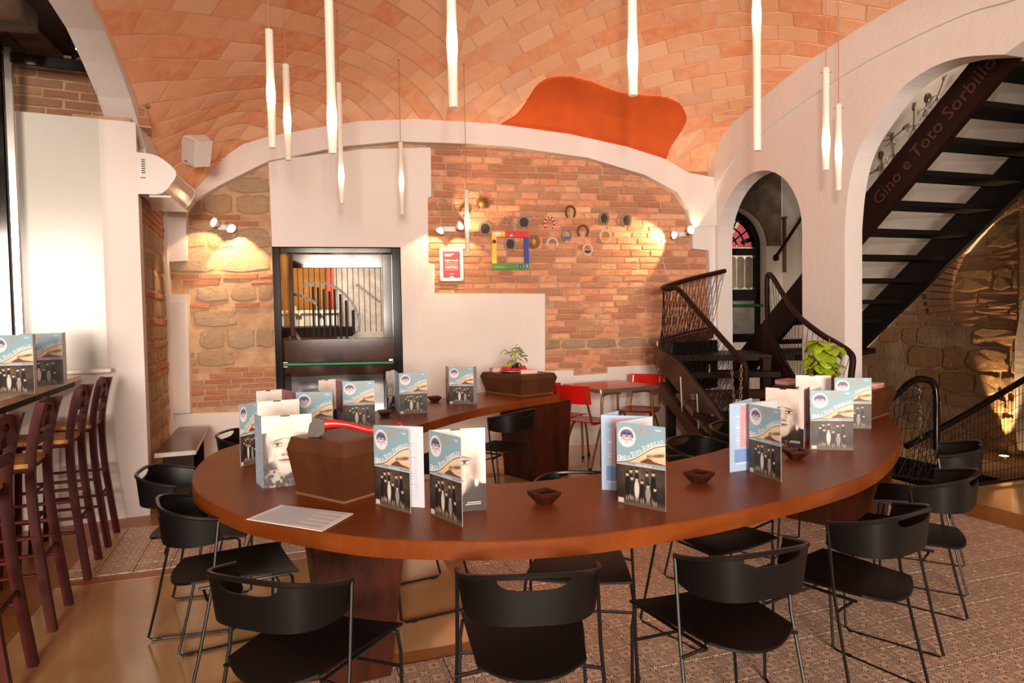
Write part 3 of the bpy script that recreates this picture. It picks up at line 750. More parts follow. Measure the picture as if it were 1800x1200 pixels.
# courtyard beyond
cw = wall('wall_courtyard', Fr((0, 11.2), math.atan(.22)), [(0, .5), (6, .5), (6, 4.2), (0, 4.2)], 0, -.1, m_court)
nb_ = MB().box(-.28, .28, -.02, 0, -.18, .18).build('number_plate', m_white, cw); nb_.matrix_world = Fr((0, 11.2), math.atan(.22)).mat(*Fr((0, 11.2), math.atan(.22)).pix(1326, 440), .02)
def textmesh(body, size, name, m, parent, M, ext=.001, align='CENTER', shear=0, bold=0):
    c = bpy.data.curves.new(name, 'FONT'); c.body = body; c.size = size; c.align_x = align; c.align_y = 'CENTER'; c.extrude = ext; c.offset = bold; c.resolution_u = 2; c.shear = shear
    t = bpy.data.objects.new(name, c); COL.objects.link(t)
    dg = bpy.context.evaluated_depsgraph_get(); me = bpy.data.meshes.new_from_object(t.evaluated_get(dg)); bpy.data.objects.remove(t)
    me.materials.clear(); me.materials.append(m)
    o = bpy.data.objects.new(name, me); COL.objects.link(o)
    if parent is not None: o.parent = parent
    o.matrix_local = M @ Matrix.Rotation(math.pi/2, 4, 'X')
    return o
m_ink = mat('dark_ink', S(50, 44, 42), .6)
textmesh('7 0', .26, 'number', m_ink, nb_, Matrix.Translation((0, -.025, 0)), .002)
# wooden cabinet door on the end wall
m_oak = mat('varnished_oak', S(116, 70, 34), .45, col2=S(92, 52, 22), nscale=3, stretch=(6, 1, 1), bump=.002)
q0, q1 = EW.pix(1379, 385, .06), EW.pix(1440, 478, .06)
cb_ = empty('wall_cabinet', EW.mat(q0[0], q1[1], .0), 'varnished wooden wall cabinet hanging behind the small arch', 'cabinet')
W_, H_ = q1[0]-q0[0], q0[1]-q1[1]
MB().bbox(0, W_, -.08, .0, 0, H_, .006).build('cabinet_body', m_oak, cb_)
MB().bbox(-.02, W_+.02, -.10, .0, H_, H_+.035, .006).build('cornice', m_oak, cb_)
mb = MB()
for (a, b_, c, d) in ((.02, .10, .03, H_-.03), (W_-.10, W_-.02, .03, H_-.03), (.1, W_-.1, H_-.12, H_-.03), (.1, W_-.1, .03, .12)): mb.bbox(a, b_, -.10, -.08, c, d, .003)
mb.build('cabinet_door', m_oak, cb_)
# ---------------------------------------------------------------- flight of stairs in the hall
def hall_pt(t, e, z): return RW.P(t, z, -e)
S1 = lambda t: 1.02+.835*t
EF, ER = .42, 1.72
fl = empty('staircase', Matrix.Identity(4), 'dark steel open staircase climbing behind the arches with lettered stringer', 'staircase')
tf1 = lambda e: (lambda x, y, z: RW.P(x, z, -e-y))
MB().prism([(-.25, S1(-.25)-.40), (3.9, S1(3.9)-.40), (3.9, S1(3.9)), (-.25, S1(-.25))], 0, .06, tf=tf1(EF)).build('stringer', m_dkwood, fl, label='front stringer with raised lettering')
MB().prism([(-.25, S1(-.25)-.46), (4.2, S1(4.2)-.46), (4.2, S1(4.2)-.03), (-.25, S1(-.25)-.03)], 0, .06, tf=tf1(ER)).build('stringer', m_blackflat, fl)
for k in range(14):
    t = .30+k*.262; z = S1(t)-.17
    MB().prism([(t-.02, z), (t+.27, z), (t+.27, z+.045), (t-.02, z+.045)], .05, ER-EF+.01, tf=tf1(EF)).build('tread', m_blackflat, fl)
# raised lettering on the front stringer
m_relief = mat('relief_lettering', S(74, 40, 26), .5)
an = math.atan(.835); p_ = RW.P(2.52, S1(2.52)-.20, -EF+.002)
m3 = Matrix.Translation(p_) @ Matrix.Rotation(RW.ang, 4, 'Z') @ Matrix.Rotation(-an, 4, 'Y')
textmesh('Gino e Toto Sorbillo', .17, 'lettering', m_relief, fl, m3, .004)
for s_ in (-1, 1):
    tt = 2.52+s_*.92; pts = []
    for k in range(60):
        a = k/59*math.pi*2*2.5; r = .02+.0045*k/2
        pts.append(RW.P(tt+r*math.cos(a)*.6, S1(tt)-.2+r*math.sin(a)*.6, -EF+.004))
    MB().tube(pts, .004, 5).build('scroll', m_relief, fl)
# handrail seen through the small arch
hr = MB().tube([EW.P(*EW.pix(1366, 448, .5), .5), EW.P(*EW.pix(1420, 366, .5), .5)], .022, 8)
hr.lathe([(0, -.05), (.03, -.045), (.042, -.01), (.03, .03), (0, .05)], 12, Matrix.Translation(EW.P(*EW.pix(1364, 452, .5), .5)))
tag(hr.build('handrail', m_blackflat), 'slanting black handrail ending in a knob, high behind the small arch', 'handrail')
# whimsical cutlery sculptures on the hall wall above the stair
m_steel = mat('polished_cutlery_steel', S(176, 160, 140), .22, metal=1)
def spoonish(px, py, kind, rot, lab):
    u, z = HW.pix(px, py, .06); M_ = HW.mat(u, z, .07) @ Matrix.Rotation(rot, 4, 'Y')
    e = empty('cutlery_figure', M_, lab, 'wall ornament', 'cutlery figures above the stair')
    if kind == 'fork':
        MB().tube([(0, 0, -.16), (0, -.01, 0), (0, -.02, .05)], .007, 6).build('stem', m_steel, e)
        mb = MB()
        for k in (-1.5, -.5, .5, 1.5): mb.tube([(k*.006, -.02, .05), (k*.012, -.03, .08), (k*.013, -.02, .14)], .004, 5)
        mb.build('tines', m_steel, e)
    else:
        MB().lathe([(0, -.055), (.03, -.045), (.042, 0), (.03, .045), (0, .055)], 14, Matrix.Diagonal((1, .35, 1, 1))).build('bowl', m_steel, e)
        MB().tube([(0, 0, -.05), (.005, 0, -.1), (-.01, 0, -.2)], .006, 6).build('stem', m_steel, e)
    for s_ in (-1, 1):
        MB().tube([(0, 0, -.10), (s_*.04, -.02, -.13), (s_*.07, -.01, -.10 if s_ > 0 else -.17), (s_*.09, 0, -.12)], .004, 5).build('arm', m_steel, e)
    MB().tube([(0, 0, -.1), (-.02, 0, -.19), (-.05, 0, -.24)], .004, 5).build('leg', m_steel, e)
    MB().tube([(0, 0, -.1), (.03, 0, -.18), (.03, 0, -.25)], .004, 5).build('leg', m_steel, e)
spoonish(1658, 150, 'fork', .5, 'steel cutlery figure highest on the white wall, beside the top of the lettered stringer')
spoonish(1631, 172, 'spoon', .2, 'steel spoon-headed figure second from the top above the lettered stringer')
spoonish(1609, 203, 'fork', .1, 'thin fork-headed figure in the middle of the row above the stringer')
spoonish(1585, 232, 'fork', 1.2, 'steel fork figure leaning sideways, third from the bottom above the stringer')
spoonish(1572, 255, 'fork', 0, 'upright steel fork figure, second from the bottom above the stringer')
spoonish(1550, 273, 'spoon', -.1, 'steel spoon-headed figure near the bottom of the row')
spoonish(1538, 302, 'fork', 1.4, 'crouching steel cutlery figure lowest on the wall, just above the stringer')
# ---------------------------------------------------------------- short curved steps up to the landing
ld = MB()
LND = [tuple(RW.P(t, 0, o_)[:2]) for t, o_ in ((.16, .0), (.16, -1.72), (.75, -1.72), (1.48, -.38))]
st = empty('entrance_steps', Matrix.Identity(4), 'dark timber steps with curved stringers rising to the small arch', 'steps')
def fl_pt(px, py, y): return ony(px, py, y)
m_oldwood = mat('worn_brown_timber', S(84, 50, 28), .45, col2=S(52, 28, 14), nscale=4, bump=.004, bscale=25, dirt=(S(130, 90, 52), 6, .35))
MB().flat([(1.62, 7.20), (2.62, 7.05), (2.95, 6.9)]+[LND[3], LND[2], LND[1], LND[0]], sill-.07, sill-.01).build('landing', m_dkwood, st)
# treads
def tread(y, z, xl, xr, d=.34):
    return MB().flat([(xl, y), (xr, y-.05), (xr+.02, y+d), (xl-.02, y+d)], z-.055, z)
TD = [(6.84, .87, 1.66, 2.76), (6.50, .70, 1.70, 2.74), (6.16, .53, 1.74, 2.72), (5.84, .36, 1.78, 2.70), (5.52, .19, 1.80, 2.68)]
for y, z, a, b_ in TD: tread(y, z, a, b_).build('tread', m_oldwood if z > .6 and z < .8 else m_dkwood, st)  # one tread takes the paler timber to stand in for its lit front
MB().flat([(1.62, 7.22), (1.70, 7.20), (2.35, 7.8), (2.3, 7.9)], .62, 1.16).build('riser_panel', m_blackflat, st)
# stringers: curved band seen from the front left
def ribbon(pts, hs, th, name, m, par):
    """vertical band following pts; hs=(top,bottom) offsets per point"""
    P = catmull([Vector(p) for p in pts], 5); n = len(P); H0 = [h[0] for h in hs]; H1 = [h[1] for h in hs]
    def lerp(A, i): x = i/(n-1)*(len(A)-1); k = min(int(x), len(A)-2); return A[k]*(1-x+k)+A[k+1]*(x-k)
    vs = []
    for i, p in enumerate(P):
        t = (P[min(i+1, n-1)]-P[max(i-1, 0)]); t.z = 0; t = t.normalized() if t.length > 1e-6 else Vector((1, 0, 0)); s_ = Vector((-t.y, t.x, 0))*th/2
        a, b_ = Vector((0, 0, lerp(H0, i))), Vector((0, 0, lerp(H1, i)))
        vs += [p+s_+a, p-s_+a, p-s_+b_, p+s_+b_]
    fs = []
    for i in range(n-1):
        for k in range(4): fs.append((i*4+k, i*4+(k+1) % 4, i*4+4+(k+1) % 4, i*4+4+k))
    fs += [(3, 2, 1, 0), ((n-1)*4, (n-1)*4+1, (n-1)*4+2, (n-1)*4+3)]
    mb = MB(); mb.smooth = True; mb.add(vs, fs); return mb.build(name, m, par)
sL = [ony(1250, 578, 7.75), ony(1165, 598, 7.25), ony(1163, 612, 7.05), ony(1190, 638, 6.85), ony(1250, 708, 6.3), ony(1290, 770, 5.85), ony(1330, 850, 5.45)]
ribbon(sL, [(0, -.10), (0, -.14), (0, -.20), (0, -.24), (0, -.26), (0, -.26), (0, -.24)], .07, 'stringer', m_oldwood, st)
sR = [ony(1347, 562, 7.2), ony(1372, 625, 6.9), ony(1404, 690, 6.4), ony(1440, 770, 5.9)]
ribbon(sR, [(0, -.55), (0, -.5), (0, -.32), (0, -.25)], .07, 'stringer', m_dkwood, st)
# posts under the landing and a lower diagonal stringer
for (x, y, z) in ((1.66, 7.16, 1.0), (2.60, 7.0, 1.0)): MB().bbox(x-.045, x+.045, y-.045, y+.045, 0, z, .005).build('post', m_dkwood, st)
ribbon([Vector((1.58, 7.2, .75)), Vector((1.75, 6.5, .40)), Vector((1.95, 5.9, .10))], [(0, -.14)]*3, .06, 'brace', m_oldwood, st)
ribbon([Vector((1.40, 6.9, .12)), Vector((1.7, 6.6, .30)), Vector((2.2, 6.5, .25)), Vector((2.6, 6.0, .12))], [(0, -.12)]*4, .05, 'curved_base_beam', m_oldwood, st)
m_whiterod = mat('white_rod', S(205, 200, 196), .3)
for (xa, ya, xb, yb, d) in ((1196, 662, 1199, 722, 6.7), (1225, 692, 1228, 756, 6.45), (1252, 728, 1249, 775, 6.2), (1155, 600, 1158, 650, 7.1), (1247, 640, 1247, 660, 6.9)):
    MB().tube([ony(xa, ya, d), ony(xb, yb, d)], .007, 6).build('hanging_rod', m_whiterod, st)
for (xa, ya, xb, yb, d) in ((1196, 722, 1223, 692, 6.55), (1228, 756, 1252, 728, 6.3)):
    MB().tube([ony(xa, ya, d), ony(xb, yb, d)], .003, 5).build('tie_wire', m_rod, st)
# rails with woven wire
def rail(name, pts, foot, label, nbar, r=.026, m=m_blackpaint, diag=True, cat='railing', wood=False, grid=0):
    e = empty(name, Matrix.Identity(4), label, cat)
    P = catmull(pts, 6); MB().tube(P, r, 10).build('handrail', m_dkwood if wood else m, e)
    F = catmull(foot, 6)
    def at(C, t):
        L_ = [0]
        for i in range(1, len(C)): L_.append(L_[-1]+(C[i]-C[i-1]).length)
        x = t*L_[-1]
        for i in range(1, len(C)):
            if L_[i] >= x-1e-9:
                k = (x-L_[i-1])/max(L_[i]-L_[i-1], 1e-9); return C[i-1].lerp(C[i], k)
        return C[-1]
    MB().tube(F, .012, 6).build('bottom_rail', m_rod, e)
    mb = MB()
    for k in range(nbar+1):
        t = k/nbar; mb.tube([at(F, t), at(P, t)], .0028, 4, cap=False)
    if diag:
        K = 5
        for k in range(-K*2, nbar+1, 2):
            for sg in (1, -1):
                pts_ = []
                for j in range(7):
                    v = j/6; t = (k+sg*v*K*1.0)/nbar + (0 if sg > 0 else K/nbar)
                    if 0 <= t <= 1: pts_.append(at(F, t).lerp(at(P, t), v))
                if len(pts_) > 1: mb.tube(pts_, .0022, 4, cap=False)
    if grid:
        for j in range(1, grid): v = j/grid; mb.tube([at(F, k/8).lerp(at(P, k/8), v) for k in range(9)], .0024, 4, cap=False)
    mb.build('woven_wire', m_rod, e, kind='stuff'); return e
RL = [ony(1274, 476, 7.75), ony(1215, 490, 7.45), ony(1172, 503, 7.25), ony(1166, 507, 7.15), ony(1176, 508, 7.05), ony(1192, 508, 6.95), ony(1225, 545, 6.6), ony(1265, 590, 6.2), ony(1300, 630, 5.9), ony(1311, 648, 5.85), ony(1310, 700, 5.83), ony(1306, 740, 5.83)]
FL = [ony(1252, 575, 7.75), ony(1210, 583, 7.45), ony(1172, 594, 7.25), ony(1160, 600, 7.12), ony(1168, 614, 7.0), ony(1192, 632, 6.85), ony(1225, 672, 6.5), ony(1255, 708, 6.2), ony(1284, 752, 5.9), ony(1300, 775, 5.8), ony(1304, 785, 5.8)]
rail('curved_railing', RL, FL, 'curved wire railing left of the entrance steps, bent handrail of dark wood', 60, wood=True)
RR = [ony(1349, 560, 7.25), ony(1348, 500, 7.25), ony(1350, 483, 7.25), ony(1358, 487, 7.15), ony(1375, 515, 6.9), ony(1400, 552, 6.5), ony(1440, 585, 6.1), ony(1470, 603, 5.8), ony(1492, 618, 5.6), ony(1499, 632, 5.55), ony(1496, 665, 5.55), ony(1494, 720, 5.55)]
FR_ = [ony(1350, 565, 7.25), ony(1356, 585, 7.1), ony(1372, 620, 6.9), ony(1400, 665, 6.4), ony(1440, 720, 5.9), ony(1470, 760, 5.7), ony(1490, 800, 5.55)]
rail('curved_railing', RR, FR_, 'wire railing right of the entrance steps, dark handrail sweeping down past the white column', 30, wood=True, diag=False)
# chains hanging at the foot of the left rail and at the basement rail
def chain(name, p0, p1, n, label):
    e = empty(name, Matrix.Translation(p0), label, 'chain', None); P0, P1 = Vector(p0), Vector(p1); d = (P1-P0)/n
    a = d.normalized(); x = a.cross(Vector((0, 1, 0))).normalized(); y = a.cross(x)
    L_ = d.length*.68
    for k in range(n):
        c = d*(k+.5); s_ = x if k % 2 else y; pts = []
        for j in range(14):
            t = 2*math.pi*j/14; ca, sa_ = math.cos(t), math.sin(t)
            pts.append(c+a*(L_-L_*.38)*(.999 if ca > 0 else -.999)*min(1, abs(ca)*2.2)*.95+a*0+s_*L_*.38*sa_)
        MB().tube(pts, .0042, 6, closed=True).build('link', m_chrome, e)
    return e
chain('chain', ony(1286, 645, 5.75), ony(1290, 705, 5.7), 9, 'steel chain hanging left of the other one, below the curved wooden handrail')
chain('chain', ony(1303, 640, 5.8), ony(1302, 700, 5.7), 8, 'steel chain hanging straight from the end of the curved wooden handrail')
chain('chain', ony(1617, 676, 5.2), ony(1620, 772, 5.2), 15, 'steel chain hanging from the small black rail beside the basement stair')
# basement rails
rail('basement_railing', [ony(1540, 722, 5.0), ony(1575, 693, 5.1), ony(1605, 669, 5.2), ony(1628, 667, 5.2), ony(1642, 676, 5.2), ony(1646, 700, 5.2), ony(1646, 740, 5.2), ony(1646, 790, 5.2)],
     [ony(1540, 830, 5.0), ony(1575, 835, 5.1), ony(1605, 840, 5.15), ony(1625, 842, 5.2), ony(1640, 845, 5.2)], 'short black rail with a rounded corner near the right end of the big table', 14, r=.026, grid=6)
nr = [G(4.6, PIT[3]+.03, .40), G(5.2, PIT[3]+.03, .60), G(6.0, PIT[3]+.03, .90), G(7.0, PIT[3]+.03, 1.24)]
rail('basement_railing', nr, [G(4.6, PIT[3]+.03, .03), G(5.2, PIT[3]+.03, .03), G(6.0, PIT[3]+.03, .03), G(7.0, PIT[3]+.03, .03)], 'long slanting black handrail with wire mesh guarding the basement stairwell', 56, grid=8, diag=False)
# recessed uplight
up_ = empty('floor_uplight', Matrix.Translation(G(6.72, -4.80, 0)), 'small round uplight set in the floor at the stone wall', 'light')
MB().lathe([(.055, 0), (.055, .008), (.040, .010), (.040, .004)], 20).build('trim_ring', m_chrome, up_)
m_em = mat('warm_lamp_glass', (1, .8, .5), .4, emis=(1, .72, .38), estr=30)
MB().lathe([(.0, .004), (.040, .004)], 20).build('lens', m_em, up_)
light('uplight_lamp', 'SPOT', tuple(G(6.76, -4.86, .03)), 300, (1, .66, .30), .015, tuple(G(6.87, -4.90, 1.6)), spot_size=math.radians(42), spot_blend=.7)
# ================================================================ BIG HORSESHOE TABLE
TZ = .76
outer = [(-.02, 6.62), (-.32, 6.40), (-.72, 5.88), (-1.08, 5.22), (-1.38, 4.55), (-1.58, 3.98), (-1.63, 3.72), (-1.585, 3.42), (-1.48, 3.11), (-1.35, 2.86), (-1.215, 2.69), (-1.08, 2.55), (-.94, 2.43), (-.66, 2.27), (-.47, 2.19), (-.26, 2.15), (-.02, 2.14), (.20, 2.17), (.44, 2.25), (.70, 2.365), (1.0, 2.54), (1.2, 2.67), (1.45, 2.86), (1.70, 3.12), (1.97, 3.48), (2.13, 3.74), (2.31, 4.07), (2.44, 4.36), (2.55, 4.62)]
inner_ = [(2.0, 5.05), (1.84, 4.72), (1.52, 4.14), (1.16, 3.61), (.74, 3.25), (.35, 3.02), (.07, 2.91), (-.14, 2.89), (-.45, 2.98), (-.72, 3.25), (-.84, 3.65), (-.80, 4.10), (-.58, 4.62), (-.34, 5.14), (.0, 5.64), (.30, 5.98), (.42, 6.08)]
OP = [tuple(v[:2]) for v in catmull([(x, y, 0) for x, y in outer], 3)]; IP = [tuple(v[:2]) for v in catmull([(x, y, 0) for x, y in inner_], 3)]
tb = empty('communal_table', TR(0, 0, 0), 'large rust-brown horseshoe-shaped communal table standing in the middle of the room', 'table')
mb = MB(); ring_ = OP+IP
def inset(P, d):
    n = len(P); A = sum(P[i][0]*P[(i+1) % n][1]-P[(i+1) % n][0]*P[i][1] for i in range(n)); sg = 1 if A > 0 else -1; out = []
    for i in range(n):
        a, b_ = Vector(P[i-1]), Vector(P[(i+1) % n]); t = (b_-a); t = t.normalized() if t.length > 1e-9 else Vector((1, 0))
        nn = Vector((-t.y, t.x))*sg; out.append(tuple(Vector(P[i])+nn*d))
    return out
r_in = inset(ring_, .004); n = len(ring_)
tri = tessellate_polygon([[Vector((p[0], p[1], 0)) for p in r_in]])
vs = [(x, y, TZ) for x, y in r_in]+[(x, y, TZ-.004) for x, y in ring_]+[(x, y, TZ-.062) for x, y in ring_]
fs = []
for t in tri:
    a = [r_in[i] for i in t]; ar = (a[1][0]-a[0][0])*(a[2][1]-a[0][1])-(a[2][0]-a[0][0])*(a[1][1]-a[0][1]); t = t if ar > 0 else t[::-1]
    fs.append(tuple(t)); fs.append(tuple(i+2*n for i in t[::-1]))
A = sum(ring_[i][0]*ring_[(i+1) % n][1]-ring_[(i+1) % n][0]*ring_[i][1] for i in range(n))
for k in (0, 1):
    for i in range(n):
        j = (i+1) % n; q = (k*n+i, k*n+n+i, k*n+n+j, k*n+j); fs.append(q if A > 0 else q[::-1])
mb.add(vs, fs); mb.build('tabletop', m_table, tb)
m_tleg = mat('rust_brown_leg', S(70, 30, 16), .42, col2=S(50, 20, 10), nscale=3, bump=.0015, bscale=25, stretch=(4, 4, 1), spec=.25)
def taper(name, cx, cy, rz, w0, d0, w1, d1, z0, z1, m, par, b=.0, **k):
    vs = []
    for (w_, d_, z) in ((w0, d0, z0), (w1, d1, z1)):
        for (x, y) in ((-w_, -d_), (w_, -d_), (w_, d_), (-w_, d_)): vs.append((x/2, y/2, z))
    o = MB().add(vs, [(3, 2, 1, 0), (4, 5, 6, 7)]+[(i, (i+1) % 4, (i+1) % 4+4, i+4) for i in range(4)]).build(name, m, par, **k)
    o.matrix_local = TR(cx, cy, 0, rz); return o
taper('leg', -.69, 2.84, .4, .24, .30, .38, .46, 0, TZ-.062, m_tleg, tb)
taper('leg', .20, 6.28, .67, .40, .44, .44, .50, 0, TZ-.062, m_tleg, tb)
taper('leg', 2.24, 4.72, .78, .34, .55, .44, .66, 0, TZ-.062, m_tleg, tb)
# lidded boxes, coffin-like, standing on the table
m_box = mat('brown_leather_board', S(92, 52, 30), .42, spec=.3, col2=S(72, 40, 22), nscale=4, bump=.0015, bscale=40)
m_edge = mat('worn_box_edge', S(120, 80, 54), .5)
def tbox(x, y, rz, W_, D_, H_, label):
    e = empty('serving_box', TR(x, y, TZ, rz), label, 'box', None)
    def lev(w_, d_, z): return [(sx*w_/2, sy*d_/2, z) for sx, sy in ((-1, -1), (1, -1), (1, 1), (-1, 1))]
    def loft(levels, name, m):
        vs = [v for l in levels for v in l]; k = len(levels)
        fs = [(3, 2, 1, 0), tuple(range(4*(k-1), 4*k))]
        for j in range(k-1):
            for i in range(4): fs.append((j*4+i, j*4+(i+1) % 4, j*4+4+(i+1) % 4, j*4+4+i))
        return MB().add(vs, fs).build(name, m, e)
    loft([lev(W_*.84, D_*.86, .002), lev(W_, D_, H_*.76)], 'body', m_box)
    loft([lev(W_*1.01, D_*1.01, H_*.765), lev(W_*1.0, D_*1.0, H_*.80), lev(W_*.94, D_*.94, H_*.97), lev(W_*.93, D_*.93, H_)], 'lid', m_box)
    loft([lev(W_*.88, D_*.90, 0), lev(W_*.86, D_*.88, .008)], 'plinth', m_edge)
    return e
tbox(-.68, 2.83, -.62, .34, .38, .235, 'brown lidded box with sloping sides on the near left of the table, axe on top')
tbox(.05, 6.35, .67, .42, .62, .19, 'brown lidded box on the far left table end, under the small basil plant')
tbox(2.22, 4.74, .78, .42, .70, .19, 'brown lidded box on the right table end, under the tall basil plant')
# ================================================================ BLACK CHAIRS
def make_chair():
    e = empty('black_chair', Matrix.Identity(4))
    # seat: flat wide front, rounded back, corners dipping at the front
    def seat(u, v):
        x = (u-.5)*2; y = -.205+.43*v
        w_ = .162+.048*v
        yb = y+.03*(1-v)-.062*(1-abs(x)**2.2)*(1-v)
        z = .445-.014*(1-x*x)*(1-.3*v)-.010*max(0, v-.8)*5*.5+.012*x*x*(1-v)
        return (x*w_, yb, z), (0, 0, 1)
    MB().sheet(seat, 15, 15, .009).build('seat', m_black, e)
    # backrest band wrapping round from arm tip to arm tip, hand hole at the top middle
    W_, B_ = .215, .20
    def band(u, v):
        a = math.pi*u; c, s_ = math.cos(a), math.sin(a)
        x = -W_*math.copysign(abs(c)**.62, c); yb = -.075-B_*abs(s_)**.8
        top = .705+.045*s_; h = .085+.060*s_**.6 if s_ > 0 else .085
        q = abs(u-.5)/.14
        tp = top
        z = tp-h*v; out = .012*v
        return (x*(1-.07*v), yb+out, z), (-c*0+(-c), -s_, 0)
    nu = 41; mb = MB(); A = []; Bv = []; th = .007
    def vv(i, j):
        u = i/(nu-1); q = abs(u-.5)/.105; lo = .06+(.24*math.sqrt(max(0, 1-q*q)) if q < 1 else 0)
        return [0, .05, lo, lo+(1-lo)*.33, lo+(1-lo)*.66, 1][j]
    nv = 6
    for j in range(nv):
        for i in range(nu):
            p, nn = band(i/(nu-1), vv(i, j)); p = Vector(p); nn = Vector(nn).normalized(); A.append(p+nn*th/2); Bv.append(p-nn*th/2)
    N_ = nu*nv; fs = []; keep = {(i, j) for j in range(nv-1) for i in range(nu-1) if not (j == 1 and abs((i+.5)/(nu-1)-.5) < .105)}
    for (i, j) in keep:
        a = j*nu+i; fs += [(a, a+1, a+nu+1, a+nu), (a+nu+N_, a+nu+1+N_, a+1+N_, a+N_)]
        for (di, dj, p, q) in ((0, -1, a+1, a), (0, 1, a+nu, a+nu+1), (-1, 0, a, a+nu), (1, 0, a+nu+1, a+1)):
            if (i+di, j+dj) not in keep: fs.append((p, q, q+N_, p+N_))
    mb.smooth = True; mb.add(A+Bv, fs); mb.build('backrest', m_black, e)
    rim = [band(i/40, 0)[0] for i in range(41)]
    MB().tube(rim, .0085, 8).build('top_rail', m_rod, e)
    for s_ in (-1, 1):
        tip = Vector((s_*W_, -.075, .705)); r_ = .0062
        pts = [tip, tip+Vector((s_*.004, -.03, -.25)), Vector((s_*.232, -.165, .18)), Vector((s_*.236, -.205, .02)), Vector((s_*.236, -.19, .007)), Vector((s_*.232, .16, .007)), Vector((s_*.226, .185, .02)), Vector((s_*.214, .200, .36)), Vector((s_*.205, .196, .425)), Vector((s_*.19, .185, .432)), Vector((s_*.15, -.15, .425))]
        MB().tube(pts, r_, 7).build('leg', m_rod, e, label=None) if False else MB().tube(pts, r_, 7).build('leg', m_rod, e)
        MB().tube([Vector((s_*.225, -.125, .40)), Vector((s_*.14, -.13, .418))], .0055, 6).build('seat_bracket', m_rod, e)
        for yy in (-.16, .12): MB().box(s_*.234-.008, s_*.234+.008, yy-.012, yy+.012, 0, .012).build('glide', m_rod, e)
    MB().tube([(-.216, .196, .31), (.216, .196, .31)], .0058, 6).build('crossbar', m_rod, e)
    return e
chair0 = make_chair()
CH_ = [(-.66, 2.13, -20, 'black chair at the front, just below the white sheet of paper'),
       (.03, 2.14, 4, 'black chair seen straight from behind at the front middle of the big table'),
       (.68, 2.28, 20, 'black chair at the front, just right of the middle one'),
       (1.27, 2.62, 32, 'black chair second from the front at the right side of the big table'),
       (1.80, 3.12, 46, 'black chair at the right curve of the table, next before the farthest'),
       (2.24, 3.72, 58, 'farthest right black chair, its back against the basement rail'),
       (-1.19, 2.84, -60, 'black chair left of the table in front of the white pier'),
       (-1.56, 3.38, -76, 'black chair behind the front left one, beside the corner of the white pier'),
       (-1.62, 4.42, -96, 'black chair beside the low wooden bench at the left wall'),
       (.27, 2.84, 172, 'black chair inside the horseshoe, its rim just showing over the middle of the tabletop'),
       (.90, 3.16, 212, 'black chair tucked inside the horseshoe under the right half of the tabletop'),
       (1.14, 3.76, 222, 'black chair inside the horseshoe left of the menu with the blue back page'),
       (1.54, 4.28, 232, 'innermost black chair on the right, in front of the wooden steps'),
       (-.12, 5.34, 52, 'black chair inside the horseshoe at the far left table arm'),
       (-.50, 3.52, 118, 'black chair inside the horseshoe behind the brown box, seen only below the tabletop')]
for i, (x, y, r, lab) in enumerate(CH_):
    M_ = TR(x, y, 0, math.radians(r))
    c = chair0 if i == 0 else dup(chair0)
    c.matrix_world = M_; tag(c, lab, 'chair', 'black chairs around the big table')
# ================================================================ MARBLE COUNTER, STOOLS, GLASS SCREEN
CZ = 1.115; cdir = Vector((.364, -.931, 0)); e0 = Vector((-3.02, 4.77, 0))
cpt = lambda s_, o_: e0+cdir*s_+Vector((-.931, -.364, 0))*o_
ct = empty('bar_counter', Matrix.Identity(4), 'bar counter with cream marble top along the left edge of the photo', 'counter')
pts = [tuple(cpt(a, b_)[:2]) for a, b_ in ((0, 0), (4.0, 0), (4.0, .55), (0, .62))]
MB().flat(pts, CZ-.032, CZ).build('countertop', m_marble, ct)
MB().flat([tuple(cpt(a, b_)[:2]) for a, b_ in ((.1, .42), (4.0, .42), (4.0, .52), (.1, .52))], 0, CZ-.032).build('front_panel', m_dkwood, ct)
MB().flat([tuple(cpt(a, b_)[:2]) for a, b_ in ((.05, .03), (4.0, .03), (4.0, .06), (.05, .06))], CZ-.075, CZ-.032).build('apron', m_dkwood, ct)
m_mahog = mat('mahogany_stained_wood', S(84, 22, 12), .5, col2=S(60, 14, 8), nscale=4, stretch=(6, 6, 1), spec=.2)
m_rush = mat('woven_rush', S(206, 158, 84), .7, col2=S(160, 112, 52), nscale=30, bump=.004, bscale=80)
